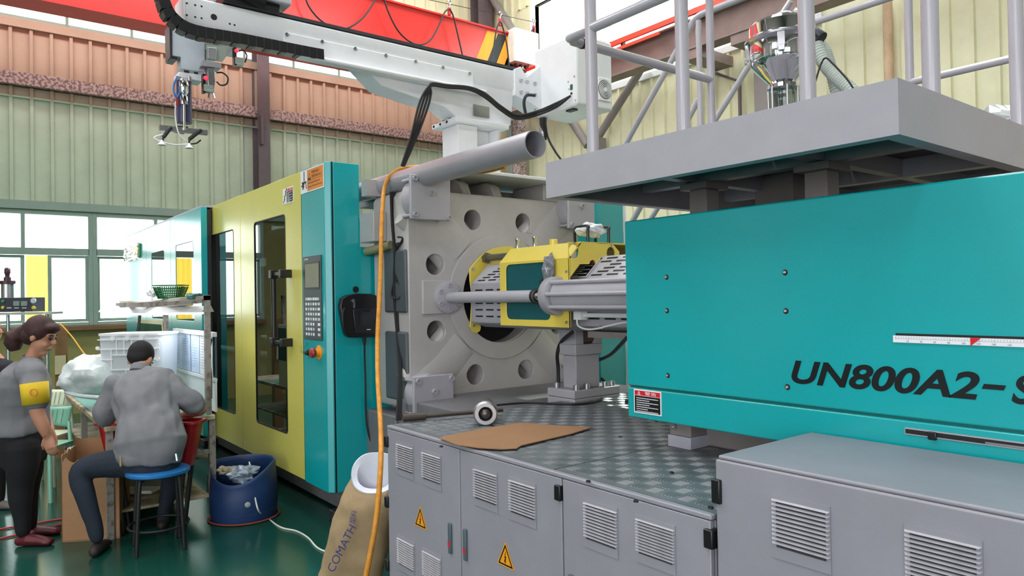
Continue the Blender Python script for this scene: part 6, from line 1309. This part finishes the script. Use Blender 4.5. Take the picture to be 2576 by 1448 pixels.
for px_ in (42, 61): B().obox(pp(px_, 763, 7.142), rt*.03, fw*.006, Z1*.024).build('display', mat('display_grey', '#7f938c', .3), cb_)
for px_ in (23, 42, 61, 85): B().obox(pp(px_, 774, 7.146), rt*.022, fw*.002, Z1*.004).build('caption', TEXTW, cb_, smooth=False)
B().lathe(pp(19, 750, 7.3), Z1, [(.055, -.0), (.055, .15), (.07, .15), (.07, .178), (.03, .18), (.03, .215), (.02, .215), (.02, .245), (.026, .255), (.026, .30), (.014, .315), (0, .316)], 20).build('air_cylinder', ALU, pr_)
B().lathe(pp(19, 750, 7.3), Z1, [(.056, .145), (.071, .148), (.071, .18), (.032, .182), (.032, .216), (.021, .216), (.021, .246), (.027, .256), (.027, .30), (.015, .316), (0, .317)], 20).build('cylinder_cap', mat('maroon_cap', '#3f2632', .4), pr_)
B().obox(pp(50, 788, 7.3), rt*.34, fw*.16, Z1*.012).build('shelf_plate', mat('pale_shelf', '#aab4a8', .5), pr_)
for px_ in (20, 118): q = pp(px_, 790, 7.3); B().cyl((q.x, q.y, 0), (q.x, q.y, q.z), .016, 10).build('support_post', ALU, pr_)
# yellow curtain in the window, boards and chairs in the back
YC_ = mat('yellow_curtain', '#e3c33a', .8, var=.06); nt_ = YC_.node_tree; pb = nt_.nodes['Principled BSDF']
tl = nt_.nodes.new('ShaderNodeBsdfTranslucent'); tl.inputs[0].default_value = lin('#f2d455'); mx = nt_.nodes.new('ShaderNodeMixShader'); mx.inputs[0].default_value = .6
nt_.links.new(pb.outputs[0], mx.inputs[1]); nt_.links.new(tl.outputs[0], mx.inputs[2]); nt_.links.new(mx.outputs[0], [n_ for n_ in nt_.nodes if n_.type == 'OUTPUT_MATERIAL'][0].inputs[0])
tag(B().grid(lambda u, v: (XL-.115-.012*sin(u*22), .79+.27*u, 1.37+1.0*v), 16, 2).build('yellow_curtain', YC_), 'bright yellow translucent curtain behind the sliding window sash', 'curtain')
tag(B().box((-9.12, .82, 0), (-9.02, .93, 1.42)).build('wooden_post', mat('tan_post', '#8d6a42', .7, var=.12)), 'brown upright post standing between window wall and bench', 'post')
q = PD(146, 945, 7.0); tag(B().obox(V((-8.99, .86, 1.0)), (.004, 0, 0), (0, .05, 0), (0, 0, .1)).build('paper_strip', mat('cream_card', '#cfc79a', .7)), 'cream torn card strip on brown upright post', 'paper')
def chair(lab, c, col, za):
    t = thing('plastic_chair', lab, 'chair', (c.x, c.y, 0), 'pale plastic chairs behind the bench'); m_ = mat(col[0], col[1], .35)
    def sh(u, v): a = (u-.5)*1.5; return V((c.x, c.y, 0))+rt*(.17*sin(a))+fw*(.17-.17*cos(a)+.05*(v))*1+Z1*(za+.15*v-.05*(1-v)*abs(u-.5))
    b = B().grid(sh, 12, 6); o = b.build('backrest', m_, t); md = o.modifiers.new('s', 'SOLIDIFY'); md.thickness = .008
    b = B()
    for u in (.25, .42, .58, .75): b.tube([sh(u, .15)-fw*.006, sh(u, .5)-fw*.006, sh(u, .85)-fw*.006], .003, 6)
    b.build('back_slots', mat('slot_shadow', '#8fa88f', .6), t); B().prism([V((c.x, c.y, .44))+rt*a-fw*c_ for a, c_ in rrect(-.17, -.05, .17, .30, .05, 3)], Z1*.02).build('seat', m_, t)
    for a in (-.14, .14):
        for c_ in (-.02, .26): B().cyl(V((c.x, c.y, .44))+rt*a-fw*c_, V((c.x, c.y, 0))+rt*a*1.1-fw*c_*1.05, .018, 8).build('leg', m_, t)
        B().tube([V((c.x, c.y, .46))+rt*a+fw*.02, V((c.x, c.y, za+.02))+rt*a*.8+fw*.05], .015, 8).build('back_post', m_, t)
chair('pale mint plastic chair with curved slotted back beside the post', PD(140, 1000, 6.7), ('mint_white_plastic', '#dfe8cf'), .69); chair('teal green plastic chair lower behind the standing person', PD(132, 1030, 6.2), ('mint_teal_plastic', '#8fcdb4'), .60)
cable('yellow_air_line', 'thin yellow air line slanting from the window to the bench', [PD(150, 812, 7.0), PD(180, 845, 6.8), PD(205, 880, 6.5), PD(225, 905, 6.2)], .006, mat('yellow_line', '#d9a020', .5))
# old lamp stand seen behind the container
B().tube(spline([PD(352, 782, 6.2), PD(350, 812, 6.2), PD(345, 845, 6.2)], 4), .012, 8).build('lamp_cord', BLACK, lp2)
fr2 = thing('drying_frame', 'beige folding frame with film behind the white container', 'frame', PD(380, 830, 6.5))
B().bar(PD(346, 806, 6.5), PD(412, 812, 6.5), .03, .03).build('top_bar', mat('beige_bar', '#b9b491', .6), fr2)
for a, c_ in (((350, 808), (346, 850)), ((408, 812), (412, 850))): B().bar(PD(*a, 6.5), PD(*c_, 6.5), .012, .012).build('side_bar', MATS['beige_bar'], fr2)
B().prism([PD(352, 812, 6.52), PD(408, 816, 6.52), PD(410, 850, 6.52), PD(350, 850, 6.52)], fw*.004).build('film_sheet', glass('green_film_sheet', '#9fb9a0', .1, .1), fr2, smooth=False)
